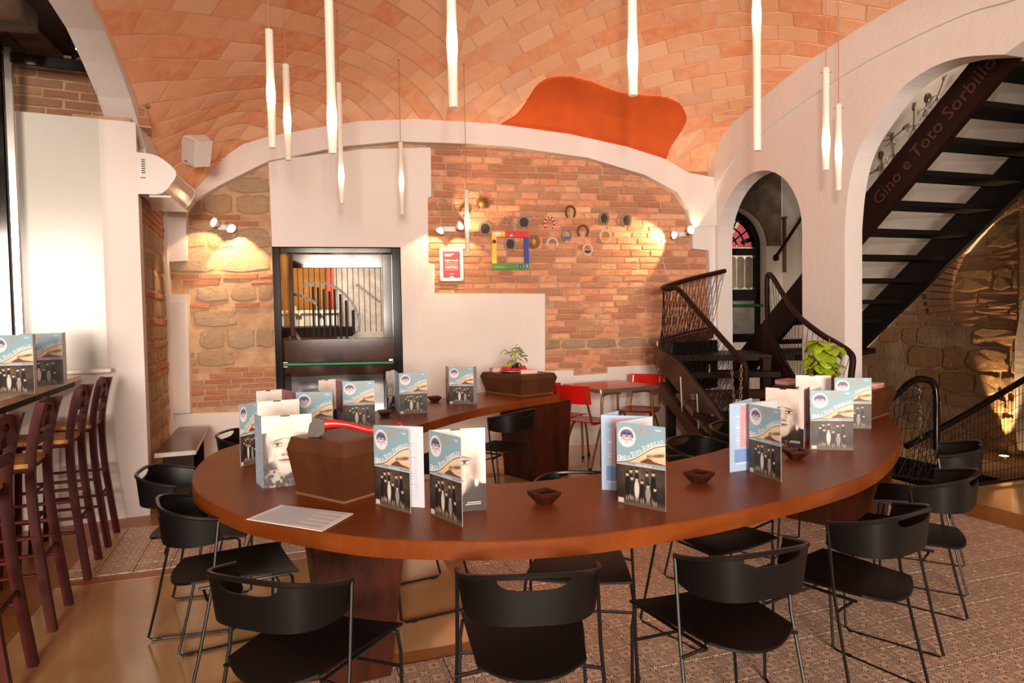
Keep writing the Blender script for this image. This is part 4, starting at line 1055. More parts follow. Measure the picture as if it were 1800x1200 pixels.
def make_stool():
    e = empty('bar_stool', Matrix.Identity(4))      # faces +Y
    SZ = .80
    for s_ in (-1, 1):
        p = [(s_*.165, -.225, 0), (s_*.155, -.19, .30), (s_*.150, -.165, .55), (s_*.150, -.160, .80), (s_*.152, -.185, .98), (s_*.155, -.215, 1.10)]
        P = catmull(p, 4); mb = MB()
        for i in range(len(P)-1):
            a, b_ = P[i], P[i+1]; w_ = .019
            q = [(a.x-w_, a.y-w_, a.z), (a.x+w_, a.y-w_, a.z), (a.x+w_, a.y+w_, a.z), (a.x-w_, a.y+w_, a.z)]+[(b_.x-w_, b_.y-w_, b_.z), (b_.x+w_, b_.y-w_, b_.z), (b_.x+w_, b_.y+w_, b_.z), (b_.x-w_, b_.y+w_, b_.z)]
            mb.add(q, [(i_, (i_+1) % 4, (i_+1) % 4+4, i_+4) for i_ in range(4)]+([(3, 2, 1, 0)] if i == 0 else [])+([(4, 5, 6, 7)] if i == len(P)-2 else []))
        mb.build('rear_leg', m_mahog, e)
        MB().tube([(s_*.17, .20, 0), (s_*.155, .165, SZ-.02)], [.018, .02], 8).build('front_leg', m_mahog, e)
        for z in (.28, .46): MB().tube([(s_*.165, -.19+.02, z), (s_*.163, .18, z)], .010, 7).build('stretcher', m_mahog, e)
    for z in (.22, .40): MB().tube([(-.16, .185, z), (.16, .185, z)], .011, 7).build('stretcher', m_mahog, e)
    MB().tube([(-.155, -.185, .34), (.155, -.185, .34)], .010, 7).build('stretcher', m_mahog, e)
    MB().bbox(-.17, .17, -.155, .185, SZ-.03, SZ-.005, .006).build('seat_frame', m_mahog, e)
    def rs(u, v):
        x, y = (u-.5)*.34, -.155+.34*v; return (x, y, SZ+.004+.012*math.cos((u-.5)*math.pi)*math.cos((v-.5)*math.pi)), (0, 0, 1)
    MB().sheet(rs, 9, 9, .022).build('rush_seat', m_rush, e)
    # crest rail with an oval hand hole, lower slat
    pts = [(-.14, .98), (.14, .98), (.14, 1.065), (.09, 1.10), (0, 1.115), (-.09, 1.10), (-.14, 1.065)]
    hole = [(.05*math.cos(2*math.pi*k/12), 1.055+.018*math.sin(2*math.pi*k/12)) for k in range(12)]
    bridged = pts[:1]+[(0, .98)]+[hole[(9+k) % 12] for k in range(13)]+[(0.0005, .98)]+pts[1:]
    MB().prism(bridged, -.21, -.188).build('crest_rail', m_mahog, e)
    MB().bbox(-.14, .14, -.19, -.172, .895, .935, .004).build('back_slat', m_mahog, e)
    return e
stool0 = make_stool(); srz = math.atan2(.931, -.364)   # facing the counter
fr_ang = math.atan2(-(-.931), -.364)
STL = [(-2.94, 4.50, 'bar stool farthest from the camera, beside the white pier'), (-2.74, 3.96, 'second bar stool from the white pier'), (-2.50, 3.30, 'third bar stool from the white pier, its rush seat showing brightest'), (-2.24, 2.66, 'nearest bar stool, cut off by the left edge of the photo')]
for i, (x, y, lab) in enumerate(STL):
    s_ = stool0 if i == 0 else dup(stool0)
    s_.matrix_world = TR(x, y, 0, math.atan2(-.364, -.931)-math.pi/2); tag(s_, 'dark mahogany rush-seat '+lab, 'stool', 'bar stools along the counter')
gs = empty('glass_screen', PF.mat(0, 0, .14), 'clear glass screen standing at the far end of the bar counter, dark top rail', 'screen')
gl = lambda px, py: PF.pix(px, py, .14)
g0, g1 = gl(33, 350)[0], gl(178, 350)[0]; gt, gb = gl(165, 128)[1], CZ+.002
MB().box(g0, g1, -.005, .005, gb, gt).build('glass_pane', m_glass, gs)
MB().bbox(g0-.02, g1, -.03, .03, gt-.01, gt+.07, .006).build('top_rail', m_blackpaint, gs)
MB().bbox(g0-.05, g0, -.03, .03, gb, gt+.1, .005).build('side_post', m_chrome, gs)
MB().bbox(gl(110, 640)[0], g1+.02, -.035, .035, gb, gb+.03, .004).build('bottom_channel', m_white, gs)
MB().tube([(g1-.13, 0, gt+.07), (g1-.13, 0, gt+.11)], .018, 10).build('clamp', m_blackpaint, gs)
ir = empty('iron_screen', PF.mat(0, 0, .10), 'dark iron screen with a large ring at the far left edge', 'screen')
x1 = g0-.06
MB().bbox(x1-.10, x1, -.05, .05, CZ+.002, 3.40, .01).build('post', m_blackpaint, ir)
MB().bbox(x1-1.1, x1-.08, -.02, .02, 2.9, 3.38, .005).build('header_panel', m_blackflat, ir)
q = arc(x1-.36, 1.95, .30, .52, 30, 0, 360)[:-1]; MB().tube([(x, 0, z) for x, z in q], .02, 8, closed=True).build('ring', m_oldwood, ir)
for (xa, za, xb, zb_) in ((-.08, 2.9, -.5, 2.2), (-.08, 2.5, -.45, 2.6), (-.08, 1.3, -.4, 1.5)): MB().tube([(x1+xa, 0, za), (x1+xb, 0, zb_)], .014, 6).build('strut', m_blackflat, ir)
# ================================================================ BENCH AT THE LEFT WALL
bn = empty('low_bench', Matrix.Identity(4), 'low dark wooden bench with glossy top against the left brick wall', 'bench')
m_gloss = mat('glossy_brown_top', S(84, 54, 36), .22, spec=.4)
bp_ = [tuple(onz(*p, .45)[:2]) for p in ((271, 797), (344, 791), (366, 749), (314, 750))]
MB().flat(bp_, .415, .45).build('bench_top', m_gloss, bn)
ctr = Vector((sum(p[0] for p in bp_)/4, sum(p[1] for p in bp_)/4, 0))
for f in (.12, .88):
    a = Vector((*bp_[0], 0)).lerp(Vector((*bp_[3], 0)), f); b_ = Vector((*bp_[1], 0)).lerp(Vector((*bp_[2], 0)), f)
    a2, b2 = a.lerp(b_, .12), a.lerp(b_, .88); d = Vector((bp_[3][0]-bp_[0][0], bp_[3][1]-bp_[0][1], 0)).normalized()*.03
    MB().flat([tuple((a2-d)[:2]), tuple((b2-d)[:2]), tuple((b2+d)[:2]), tuple((a2+d)[:2])], 0, .415).build('leg_panel', m_dkwood, bn)
# ================================================================ RED CAFE TABLE AND CHAIRS
m_red = mat('red_laminate', S(200, 24, 18), .22, col2=S(184, 20, 16), nscale=3, spec=.35)
m_redseat = mat('worn_red_plywood', S(176, 34, 22), .28, col2=S(150, 26, 16), nscale=4, coat=.3)
m_brass = mat('aged_brass_tube', S(150, 108, 66), .32, metal=.75)
m_alu = mat('aluminium_edge', S(160, 150, 140), .35, metal=.8)
ctb = empty('cafe_table', TR(1.0, 7.0, 0, .46), 'red-topped cafe table with metal edge and bent tube legs by the brick wall', 'table')
w_, d_ = .72, .70
MB().bbox(-w_/2+.006, w_/2-.006, -d_/2+.006, d_/2-.006, .738, .752, .004).build('tabletop', m_red, ctb)
def rr(w, d, r, n=5): return [(sx*(w/2-r)+r*math.cos(a), sy*(d/2-r)+r*math.sin(a)) for sx, sy, a0 in ((1, 1, 0), (-1, 1, 90), (-1, -1, 180), (1, -1, 270)) for a in [math.radians(a0+90*k/n) for k in range(n+1)]]
eo, ei = rr(w_+.004, d_+.004, .03), rr(w_-.014, d_-.014, .026)
mb = MB(); n = len(eo); vs = [(x, y, z) for z in (.715, .751) for x, y in eo]+[(x, y, z) for z in (.715, .751) for x, y in ei]
fs = []
for i in range(n):
    j = (i+1) % n; fs += [(i, j, n+j, n+i), (2*n+j, 2*n+i, 3*n+i, 3*n+j), (n+i, n+j, 3*n+j, 3*n+i), (j, i, 2*n+i, 2*n+j)]
mb.add(vs, fs); mb.build('edge_band', m_alu, ctb)
MB().bbox(-w_/2+.01, w_/2-.01, -d_/2+.01, d_/2-.01, .718, .737, .003).build('underside', m_blackflat, ctb)
for sx in (-1, 1):
    for sy in (-1, 1):
        P = catmull([(sx*.08, sy*.29, .70), (sx*.24, sy*.29, .70), (sx*.295, sy*.295, .66), (sx*.305, sy*.30, .5), (sx*.33, sy*.32, 0)], 5); MB().tube(P, .0135, 9).build('leg', m_brass, ctb)
def make_red():
    e = empty('red_chair', Matrix.Identity(4))
    def seat(u, v):
        x = (u-.5)*2; y = -.19+.38*v; w_ = .185 if v > .1 else .175
        return (x*w_, y, .455-.012*math.sin(v*math.pi)-(.012*(v-.85)/.15 if v > .85 else 0)), (0, 0, 1)
    MB().sheet(seat, 9, 11, .010).build('seat', m_redseat, e)
    def back(u, v):
        x = (u-.5)*2; return (x*.19, -.225-.03*(1-x*x)-.03*v, .63+.175*v), (0, 1, .15)
    MB().sheet(back, 11, 6, .010).build('backrest', m_red, e)
    for s_ in (-1, 1):
        P = catmull([(s_*.15, -.262, .79), (s_*.155, -.235, .64), (s_*.16, -.185, .49), (s_*.16, -.15, .435), (s_*.16, .02, .432), (s_*.16, .14, .425), (s_*.175, .19, .30), (s_*.185, .215, 0)], 4)
        MB().tube(P, .0115, 8).build('frame_tube', m_brass, e)
        P = catmull([(s_*.165, .06, .42), (s_*.17, -.05, .34), (s_*.185, -.25, 0)], 4); MB().tube(P, .0115, 8).build('rear_leg', m_brass, e)
        for yy in (.215, -.25): MB().lathe([(.015, 0), (.015, .03), (.012, .034)], 8, TR(s_*.185, yy, 0)).build('foot_cap', m_blackflat, e)
    return e
r0 = make_red()
for i, (x, y, r, lab) in enumerate([(.72, 6.66, -38, 'red chair left of the cafe table, nearest the camera'), (.50, 7.05, -42, 'red chair behind the near left one, half hidden by the table end box'), (1.36, 7.32, 152, 'red chair on the far right side of the cafe table, wide red back')]):
    c = r0 if i == 0 else dup(r0); c.matrix_world = TR(x, y, 0, math.radians(r)); tag(c, lab, 'chair', 'red chairs at the cafe table')
# ================================================================ ENTRANCE DOOR (in the back wall)
DO = -.12
dp = lambda px, py, o_=DO: BW.pix(px, py, o_)
d1_ = empty('door_1', BW.mat(0, 0, DO)); d1_['kind'] = 'structure'
def dbox(name, a, b_, y0, y1, m, par=d1_, bev=.004, **k):
    p, q = dp(*a), dp(*b_); return MB().bbox(min(p[0], q[0]), max(p[0], q[0]), y0, y1, min(p[1], q[1]), max(p[1], q[1]), bev).build(name, m, par, **k)
zb0 = 0.0
xl, xr = dp(476, 500)[0], dp(704, 500)[0]; ztop = dz
MB().bbox(xl, xl+.11, -.10, .10, 0, ztop, .006).build('frame_post', m_blackpaint, d1_)
MB().bbox(xr-.09, xr, -.10, .10, 0, ztop, .006).build('frame_post', m_blackpaint, d1_)
MB().bbox(xl+.11, xr-.09, -.10, .10, ztop-.06, ztop, .006).build('frame_head', m_blackpaint, d1_)
m_brownp = mat('glossy_brown_paint', S(70, 34, 16), .1, col2=S(44, 20, 10), nscale=4, spec=.35)
dbox('top_rail', (510, 447), (674, 471), -.03, .03, m_brownp)
dbox('stile', (504, 447), (513, 600), -.035, .035, m_brownp)
dbox('stile', (671, 447), (696, 600), -.035, .035, m_blackpaint)
dbox('middle_rail', (500, 597), (697, 634), -.04, .04, m_brownp)
g = dp(500, 640); g2 = dp(690, 636)
MB().tube([(g[0], -.09, g[1]), (g2[0], -.09, g2[1])], .020, 12).build('push_bar', m_push, d1_, label='green push bar')
for x_ in (g[0]+.02, g2[0]-.02): MB().box(x_-.02, x_+.02, -.09, -.03, g[1]-.025, g[1]+.025).build('bar_bracket', m_chrome, d1_)
dbox('lower_rail', (502, 643), (697, 655), -.04, .04, m_brownp)
lp0, lp1 = dp(512, 655), dp(674, 655)
MB().bbox(lp0[0]-.07, lp0[0], -.04, .04, .02, lp0[1], .004).build('lower_stile', m_blackpaint, d1_)
MB().bbox(lp1[0], lp1[0]+.12, -.04, .04, .02, lp0[1], .004).build('lower_stile', m_blackpaint, d1_)
MB().bbox(lp0[0], lp1[0], -.04, .04, .02, .22, .004).build('kick_panel', m_brownp, d1_)
MB().box(lp0[0], lp1[0], -.006, .006, .22, lp0[1]).build('lower_pane', m_glassdark, d1_, label='dark reflecting lower pane')
for k in range(17):
    x_ = dp(514+k*9.7, 500)[0]; MB().tube([(x_, 0, dp(0, 597)[1]), (x_, 0, dp(0, 471)[1])], .004, 6).build('thin_bar', m_rod, d1_)
for k, (x_, top) in enumerate([(549, 504), (558, 505), (568, 508), (578, 512), (587, 508), (597, 517), (607, 528), (619, 545)]):
    a_, b_ = dp(x_-1, top), dp(x_+5.5, 597 if k < 7 else 585)
    MB().bbox(a_[0], b_[0], -.03, -.012, b_[1], a_[1], .003).build('flat_bar', m_blackflat, d1_)
m_scroll = mat('hammered_dark_iron', S(34, 30, 30), .4, metal=.4, col2=S(90, 84, 82), nscale=30)
def flatarc(pp, name='iron_scroll'):
    P = catmull([(*dp(*p), 0) for p in pp], 5); A_, B_ = [], []
    vs = []; n = len(P)
    for i, p in enumerate(P):
        t = (P[min(i+1, n-1)]-P[max(i-1, 0)]).normalized(); nn = Vector((-t.y, t.x, 0))*.014
        for q in (p+nn, p-nn): vs += [(q.x, -.05, q.y), (q.x, -.035, q.y)]
    fs = []
    for i in range(n-1):
        a_ = i*4; b_ = a_+4; fs += [(a_, b_, b_+2, a_+2), (a_+1, a_+3, b_+3, b_+1), (a_, a_+1, b_+1, b_), (a_+2, b_+2, b_+3, a_+3)]
    MB().add(vs, fs).build(name, m_scroll, d1_)
flatarc([(533, 503), (545, 499), (560, 497), (580, 500), (600, 512), (617, 530), (628, 550), (632, 568), (627, 585), (614, 598)])
flatarc([(512, 517), (530, 520), (545, 526), (556, 534)])
flatarc([(512, 575), (520, 585), (528, 597)])
flatarc([(627, 500), (645, 514), (668, 531)])
# opened leaf edge-on at the left
q0 = dp(511, 440); lo_ = MB().bbox(-.02, .02, -.62, 0, dp(0, 606)[1]+.03, dp(0, 450)[1]-.03, .004).build('open_leaf', m_brownp, d1_); lo_.matrix_local = TR(q0[0]-.02, -.06, 0, .13)
# street beyond the door
SW = Fr(tuple(BW.P(0, 0, -1.9)[:2]), BW.ang)
ws_ = wall('wall_street', SW, [(-5, 0), (1.2, 0), (1.2, 3.6), (-5, 3.6)], 0, -.1, mat('pale_street_stone', S(214, 206, 196), .9, col2=S(186, 176, 164), nscale=8, bump=.02, bscale=20))
sx = SW.pix(590, 500)[0]
wall('ochre_render', SW, [(-5, 0), (SW.pix(578, 500)[0], 0), (SW.pix(578, 500)[0], 3.6), (-5, 3.6)], .03, -.001, mat('ochre_render', S(186, 130, 62), .9, col2=S(160, 106, 46), nscale=3), parent=ws_)
b0 = SW.pix(578, 590); wall('orange_pilaster', SW, [(b0[0], 0), (sx-.02, 0), (sx-.02, 3.6), (b0[0], 3.6)], .08, -.001, mat('orange_paint', S(196, 78, 34), .6), parent=ws_)
light('street_lamp_light', 'POINT', tuple(SW.P(SW.pix(600, 500)[0], 2.3, 1.0)), 45, (1, .86, .66), .15)
em = empty('espresso_machine', SW.mat(SW.pix(512, 560)[0], SW.pix(512, 575)[1], .45), 'cream espresso machine seen through the left of the barred door', 'coffee machine')
m_cream = mat('cream_enamel', S(206, 192, 160), .25, coat=.4)
MB().bbox(0, .62, -.18, .18, 0, .16, .02).build('body', m_cream, em); MB().bbox(-.01, .63, -.20, .16, .16, .21, .012).build('cup_tray', m_cream, em)
for k in (.15, .42):
    MB().lathe([(.035, 0), (.035, .05), (.02, .07)], 12, TR(k, -.20, .10)).build('group_head', m_chrome, em); MB().lathe([(.012, 0), (.02, .03), (.02, .05), (0, .055)], 10, TR(k-.05, -.10, .21)).build('cup', m_cream, em)
MB().bbox(-.1, .8, -.2, .25, -.12, 0, .006).build('counter_shelf', m_dkwood, em)
# ================================================================ PRINTED ART (painted point by point, no image files)
def attr_mat(name, rough=.45, coat=0.):
    m = bpy.data.materials.new(name); m.use_nodes = True; nt = m.node_tree; b = nt.nodes['Principled BSDF']
    a = nt.nodes.new('ShaderNodeAttribute'); a.attribute_name = 'ink'; nt.links.new(a.outputs['Color'], b.inputs['Base Color'])
    b.inputs['Roughness'].default_value = rough; b.inputs['Coat Weight'].default_value = coat; return m
m_print = attr_mat('printed_card')
MW, MH = .205, .305
def art_mesh(name, img, w=MW, h=MH, y=-.0010):
    H, W, _ = img.shape
    xs = np.linspace(0, w, W); zs_ = np.linspace(h, 0, H)
    X, Z = np.meshgrid(xs, zs_); V = np.stack([X, np.full_like(X, y), Z], -1).reshape(-1, 3)
    i = np.arange(H-1)[:, None]*W+np.arange(W-1)[None]; i = i.ravel(); F = np.stack([i+W, i+W+1, i+1, i], -1)
    me = bpy.data.meshes.new(name); me.vertices.add(len(V)); me.vertices.foreach_set('co', V.ravel())
    me.loops.add(len(F)*4); me.loops.foreach_set('vertex_index', F.ravel()); me.polygons.add(len(F))
    me.polygons.foreach_set('loop_start', np.arange(len(F))*4); me.update(calc_edges=True)
    at = me.color_attributes.new('ink', 'FLOAT_COLOR', 'POINT')
    c = np.where(img < .04045, img/12.92, ((img+.055)/1.055)**2.4); c = np.concatenate([c.reshape(-1, 3), np.ones((H*W, 1))], 1)
    at.data.foreach_set('color', c.astype(np.float32).ravel()); me.materials.append(m_print); return me
rng = np.random.default_rng(3)
class Art:
    def __init__(s, W, H, bg): s.W, s.H = W, H; s.a = np.ones((H, W, 3))*np.array(bg)/255; s.y, s.x = np.mgrid[0:H, 0:W]; s.x = s.x/(W-1); s.y = s.y/(H-1)*H/W
    def put(s, m, c, o=1.): m = np.clip(m, 0, 1)[..., None]*o; s.a = s.a*(1-m)+np.array(c)/255*m
    def ell(s, cx, cy, rx, ry, c, o=1., rot=0, soft=.02):
        dx, dy = s.x-cx, s.y-cy; u = dx*math.cos(rot)+dy*math.sin(rot); v = -dx*math.sin(rot)+dy*math.cos(rot)
        d = np.sqrt((u/rx)**2+(v/ry)**2); s.put(np.clip((1-d)/(soft/min(rx, ry))+.5, 0, 1), c, o)
    def rect(s, x0, x1, y0, y1, c, o=1.): s.put(((s.x >= x0) & (s.x <= x1) & (s.y >= y0) & (s.y <= y1)).astype(float), c, o)
def noise(H, W, k):
    g = rng.random((H//k+2, W//k+2)); yy = np.arange(H)/k; xx = np.arange(W)/k
    y0 = yy.astype(int); x0 = xx.astype(int); fy = (yy-y0)[:, None]; fx = (xx-x0)[None]
    return g[y0][:, x0]*(1-fy)*(1-fx)+g[y0+1][:, x0]*fy*(1-fx)+g[y0][:, x0+1]*(1-fy)*fx+g[y0+1][:, x0+1]*fy*fx
def cover_art():
    W, H = 96, 143; A = Art(W, H, (138, 172, 186)); R = H/W
    curve = lambda x: .715-.40*x+.04*np.sin((x-.05)*2*math.pi)      # wavy banner line
    cy = curve(A.x); y0 = .765
    lower = (A.y > cy)
    A.put(lower*1., (234, 206, 168)); A.put(lower*np.clip((.52-A.y)/.2, 0, 1), (222, 214, 190), .8)
    A.put((lower & (A.y > .58))*1., (224, 176, 134), .45)
    hill = .675-.085*np.exp(-((A.x-.66)/.12)**2)-.02*np.exp(-((A.x-.88)/.1)**2)+.02*(A.x < .5)
    A.put((lower & (A.y > hill) & (A.x > .35))*1., (112, 70, 56))
    sm = noise(H, W, 7); plume = np.exp(-((A.y-(.555-.16*(A.x-.66)))/.03)**2)*(A.x > .63)*(A.x < .98)*(.4+.8*sm)
    A.put(plume*lower, (84, 62, 56), .85)
    A.put((lower & (A.y > .69))*1., (160, 172, 176)); A.put(((A.y > .70) & lower & (A.x > .25))*.5*noise(H, W, 3), (100, 130, 156))
    for k in range(9): A.rect(.42+.035*k, .442+.035*k, .715, .735, (232, 232, 228), .8)
    # badge
    A.ell(.22, .25, .185, .185, (240, 226, 218), soft=.02); A.ell(.22, .25, .155, .155, (226, 212, 214)); 
    A.ell(.22, .235, .14, .125, (100, 104, 138)); A.rect(.07, .37, .26, .30, (236, 224, 226)); A.ell(.22, .335, .12, .07, (236, 226, 226))
    A.ell(.165, .225, .04, .05, (196, 170, 170)); A.ell(.275, .225, .04, .05, (196, 170, 170)); A.ell(.165, .19, .05, .02, (70, 66, 96)); A.ell(.275, .19, .05, .02, (70, 66, 96))
    for dx in (-.085, -.03, .03, .085): A.ell(.22+dx, .305-abs(dx)*.2, .022, .010, (120, 116, 150))
    for dx in (-.02, .02): A.ell(.22+dx, .34, .014, .022, (170, 160, 180), .7)
    # terracotta speckled corner ornament
    A.put(np.exp(-((A.x-.52)/.16)**2-((A.y-.10)/.09)**2)*(noise(H, W, 2) > .42)*(noise(H, W, 5) > .35), (186, 140, 110), .85)
    A.rect(.80, .92, .055, .065, (210, 226, 234)); A.rect(.82, .92, .08, .088, (210, 226, 234))
    # banner line, white above and dark below
    A.put(np.exp(-((A.y-cy-.008)/.016)**2*2)*1., (244, 240, 236)); A.put(np.exp(-((A.y-cy-.030)/.007)**2)*1., (40, 30, 36))
    # family photograph
    A.rect(0, 1, y0-.018, y0, (226, 216, 206)); ph = A.y > y0
    A.put(ph*1., (44, 34, 28)); A.put(ph*np.exp(-((A.x-.5)/.5)**2-((A.y-.95)/.30)**2)*.9, (120, 102, 86)); A.put(ph*noise(H, W, 9)*.35, (16, 12, 10))
    A.put(ph*np.clip((A.y-1.34)/.12, 0, 1), (120, 104, 88), .7)
    ppl = [(.30, .86, .54, 50, 44), (.42, .84, .56, 36, 30), (.22, .93, .50, 30, 24), (.63, .88, .40, 56, 50), (.76, .86, .56, 26, 22), (.32, .99, .42, 40, 34), (.42, 1.00, .42, 214, 200), (.53, 1.03, .40, 36, 30), (.65, 1.09, .33, 150, 138), (.79, 1.13, .30, 34, 28)]
    for (x, y, L, v, v2) in sorted(ppl, key=lambda q: q[1]):
        A.ell(x, y+L*.42, .052, L*.40, (v, v*.94, v*.88), soft=.01); A.ell(x, y, .030, .040, (206, 186, 168), soft=.01); A.ell(x, y-.028, .031, .020, (40, 32, 28), soft=.01)
        A.ell(x-.02, y+L*.86, .012, .05, (176, 160, 144), .8, soft=.01); A.ell(x+.022, y+L*.86, .012, .05, (176, 160, 144), .8, soft=.01)
    A.rect(.03, .14, 1.375, 1.46, (200, 190, 180)); A.rect(.80, .96, 1.45, 1.455, (220, 210, 200))
    return A.a
def portrait_art():
    W, H = 90, 134; A = Art(W, H, (226, 216, 206))
    A.put((A.y > 1.0)*1., (40, 28, 26)); A.put(((A.y > .35) & (A.x < .12))*1., (70, 58, 52))
    A.ell(.52, .48, .44, .46, (236, 228, 218), soft=.05)                 # white hair
    A.put(np.exp(-((np.hypot((A.x-.50)/.40, (A.y-.44)/.40)-.9)/.12)**2)*.35*noise(H, W, 4)*(A.y < .6), (170, 160, 150))
    A.ell(.50, 1.30, .60, .42, (44, 32, 30), soft=.05); A.ell(.46, 1.02, .18, .22, (188, 168, 152), soft=.04)
    A.ell(.46, .64, .35, .50, (214, 199, 186), soft=.14)
    A.put(np.exp(-((A.x-.46)/.2)**2-((A.y-.42)/.10)**2), (224, 212, 200), .7)
    A.put(np.exp(-((A.x-.24)/.08)**2-((A.y-.76)/.08)**2)+np.exp(-((A.x-.66)/.08)**2-((A.y-.76)/.08)**2), (226, 212, 200), .6)
    A.put(np.exp(-((A.x-.54)/.03)**2-((A.y-.72)/.13)**2), (150, 130, 116), .7)                 # face
    A.put(np.exp(-((A.x-.80)/.10)**2-((A.y-.75)/.30)**2), (130, 108, 96), .75); A.put(np.exp(-((A.x-.13)/.05)**2-((A.y-.72)/.25)**2), (120, 100, 90), .6)
    for ex in (.30, .62):
        A.ell(ex, .60, .105, .055, (168, 146, 132), soft=.05); A.ell(ex, .605, .075, .026, (240, 232, 224), soft=.01); A.ell(ex, .605, .030, .030, (40, 30, 28), soft=.01); A.ell(ex, .580, .085, .014, (60, 46, 42), soft=.01); A.ell(ex, .645, .08, .012, (140, 118, 106), .8, soft=.02)
        A.ell(ex, .515, .12, .016, (120, 104, 94), soft=.02, rot=(-.25 if ex < .5 else .25))
    A.ell(.46, .70, .040, .15, (204, 186, 170), .6, soft=.04); A.ell(.45, .815, .085, .035, (170, 146, 130), soft=.03); A.ell(.41, .83, .018, .012, (60, 44, 40)); A.ell(.50, .83, .018, .012, (60, 44, 40))
    A.ell(.45, .935, .125, .026, (130, 92, 84), soft=.02); A.ell(.45, .933, .12, .006, (70, 44, 40), soft=.008); A.ell(.45, .985, .09, .02, (176, 152, 138), .7, soft=.03)
    A.put(np.exp(-((A.x-.24)/.02)**2-((A.y-.86)/.09)**2)+np.exp(-((A.x-.66)/.02)**2-((A.y-.86)/.09)**2), (168, 144, 130), .6)
    A.ell(.83, .98, .035, .07, (226, 216, 204), soft=.02)               # earring
    A.put(((A.y > 1.12))*(noise(H, W, 4) > .58)*np.exp(-((A.x-.28)/.26)**2)*.9, (180, 170, 160))
    A.rect(.38, .56, 0, .028, (40, 34, 32))
    for k in range(4): A.rect(.62+.04*(k % 2), .90, 1.30+k*.03, 1.308+k*.03, (220, 214, 208))
    return A.a
def page_art(bg, ink, title=None, block=None):
    W, H = 60, 90; A = Art(W, H, bg); R = random.Random(5)
    for k in range(26):
        y = .12+k*.05
        if R.random() < .22: A.rect(.12, .12+R.uniform(.2, .4), y, y+.022, ink, .9)
        else: A.rect(.12, R.uniform(.6, .88), y, y+.012, ink, .40)
        A.rect(.80, .88, y, y+.012, ink, .35)
    if block:
        A.rect(.22, .98, .06, .98, block); A.ell(.6, .30, .22, .20, (190, 130, 130), .6, soft=.1); A.ell(.5, .65, .2, .25, (200, 190, 200), .6, soft=.1); A.rect(.10, .98, 1.02, 1.3, (120, 150, 196)); A.rect(.7, .95, 1.14, 1.24, (214, 120, 90))
    return A.a
ME = {'cover': art_mesh('cover_print', cover_art()), 'portrait': art_mesh('portrait_print', portrait_art()),
      'white': art_mesh('page_print', page_art((200, 202, 208), (120, 140, 178))), 'blue': art_mesh('page_print', page_art((166, 188, 214), (226, 234, 244), block=(204, 150, 158))),
      'red': art_mesh('page_print', page_art((150, 70, 70), (226, 190, 180), block=(120, 60, 90))), 'plainblue': art_mesh('page_print', page_art((178, 200, 224), (250, 250, 255)))}
m_card = mat('white_card', S(206, 202, 200), .4, coat=.15)
card_me = MB().box(0, MW, -.0006, .0006, 0, MH).mesh('card', m_card)
m_letter = mat('cream_lettering', S(246, 240, 230), .4)
# wavy banner lettering, letter by letter along the curve
def lettering_mesh():
    txt = 'GINO E TOTO SORBILLO'; mb_v = []; mb_f = []
    f = lambda x: .715-.40*x+.04*math.sin((x-.05)*2*math.pi)
    n = len(txt); xs = .035
    adv = {'I': .028, ' ': .022, 'M': .07}
    tot = sum(adv.get(c, .052) for c in txt); sc_ = .935/tot; x = .03
    for i, c in enumerate(txt):
        a = adv.get(c, .052)*sc_
        if c != ' ':
            xc = x+a/2; sl_ = -(f(xc+.01)-f(xc-.01))/.02
            big = .155 if c in 'GS' or (c == 'T' and txt[i-1] == ' ') else (.085 if c == 'E' and txt[i-1] == ' ' else .118)
            cu = bpy.data.curves.new('l', 'FONT'); cu.body = c; cu.size = big*MW*.86; cu.align_x = 'CENTER'; cu.offset = .0002; cu.resolution_u = 1; cu.extrude = .0001
            t = bpy.data.objects.new('l', cu); COL.objects.link(t); me = bpy.data.meshes.new_from_object(t.evaluated_get(bpy.context.evaluated_depsgraph_get())); bpy.data.objects.remove(t)
            M_ = Matrix.Translation((xc*MW, -.0013, MH-(f(xc)-.012)*MW)) @ Matrix.Rotation(-math.atan(sl_)*.8, 4, 'Y') @ Matrix.Rotation(math.pi/2, 4, 'X')
            k = len(mb_v); mb_v += [M_ @ v.co for v in me.vertices]; mb_f += [tuple(q+k for q in p.vertices) for p in me.polygons]
        x += a
    mb = MB(); mb.add(mb_v, mb_f); return mb.mesh('lettering', m_letter)
let_me = lettering_mesh()
def obj(name, me, parent=None, M=None, **k):
    o = bpy.data.objects.new(name, me); COL.objects.link(o)
    if parent is not None: o.parent = parent
    if M is not None: o.matrix_local = M
    for a, b_ in k.items(): o[a] = b_
    return o
LBL = {'cover': 'blue front cover panel with round badge and family photograph', 'portrait': 'panel with a black and white portrait of a white-haired woman', 'white': 'white inner page with columns of text', 'blue': 'blue back page with small text', 'red': 'dark red inner page', 'plainblue': 'pale blue inner page'}
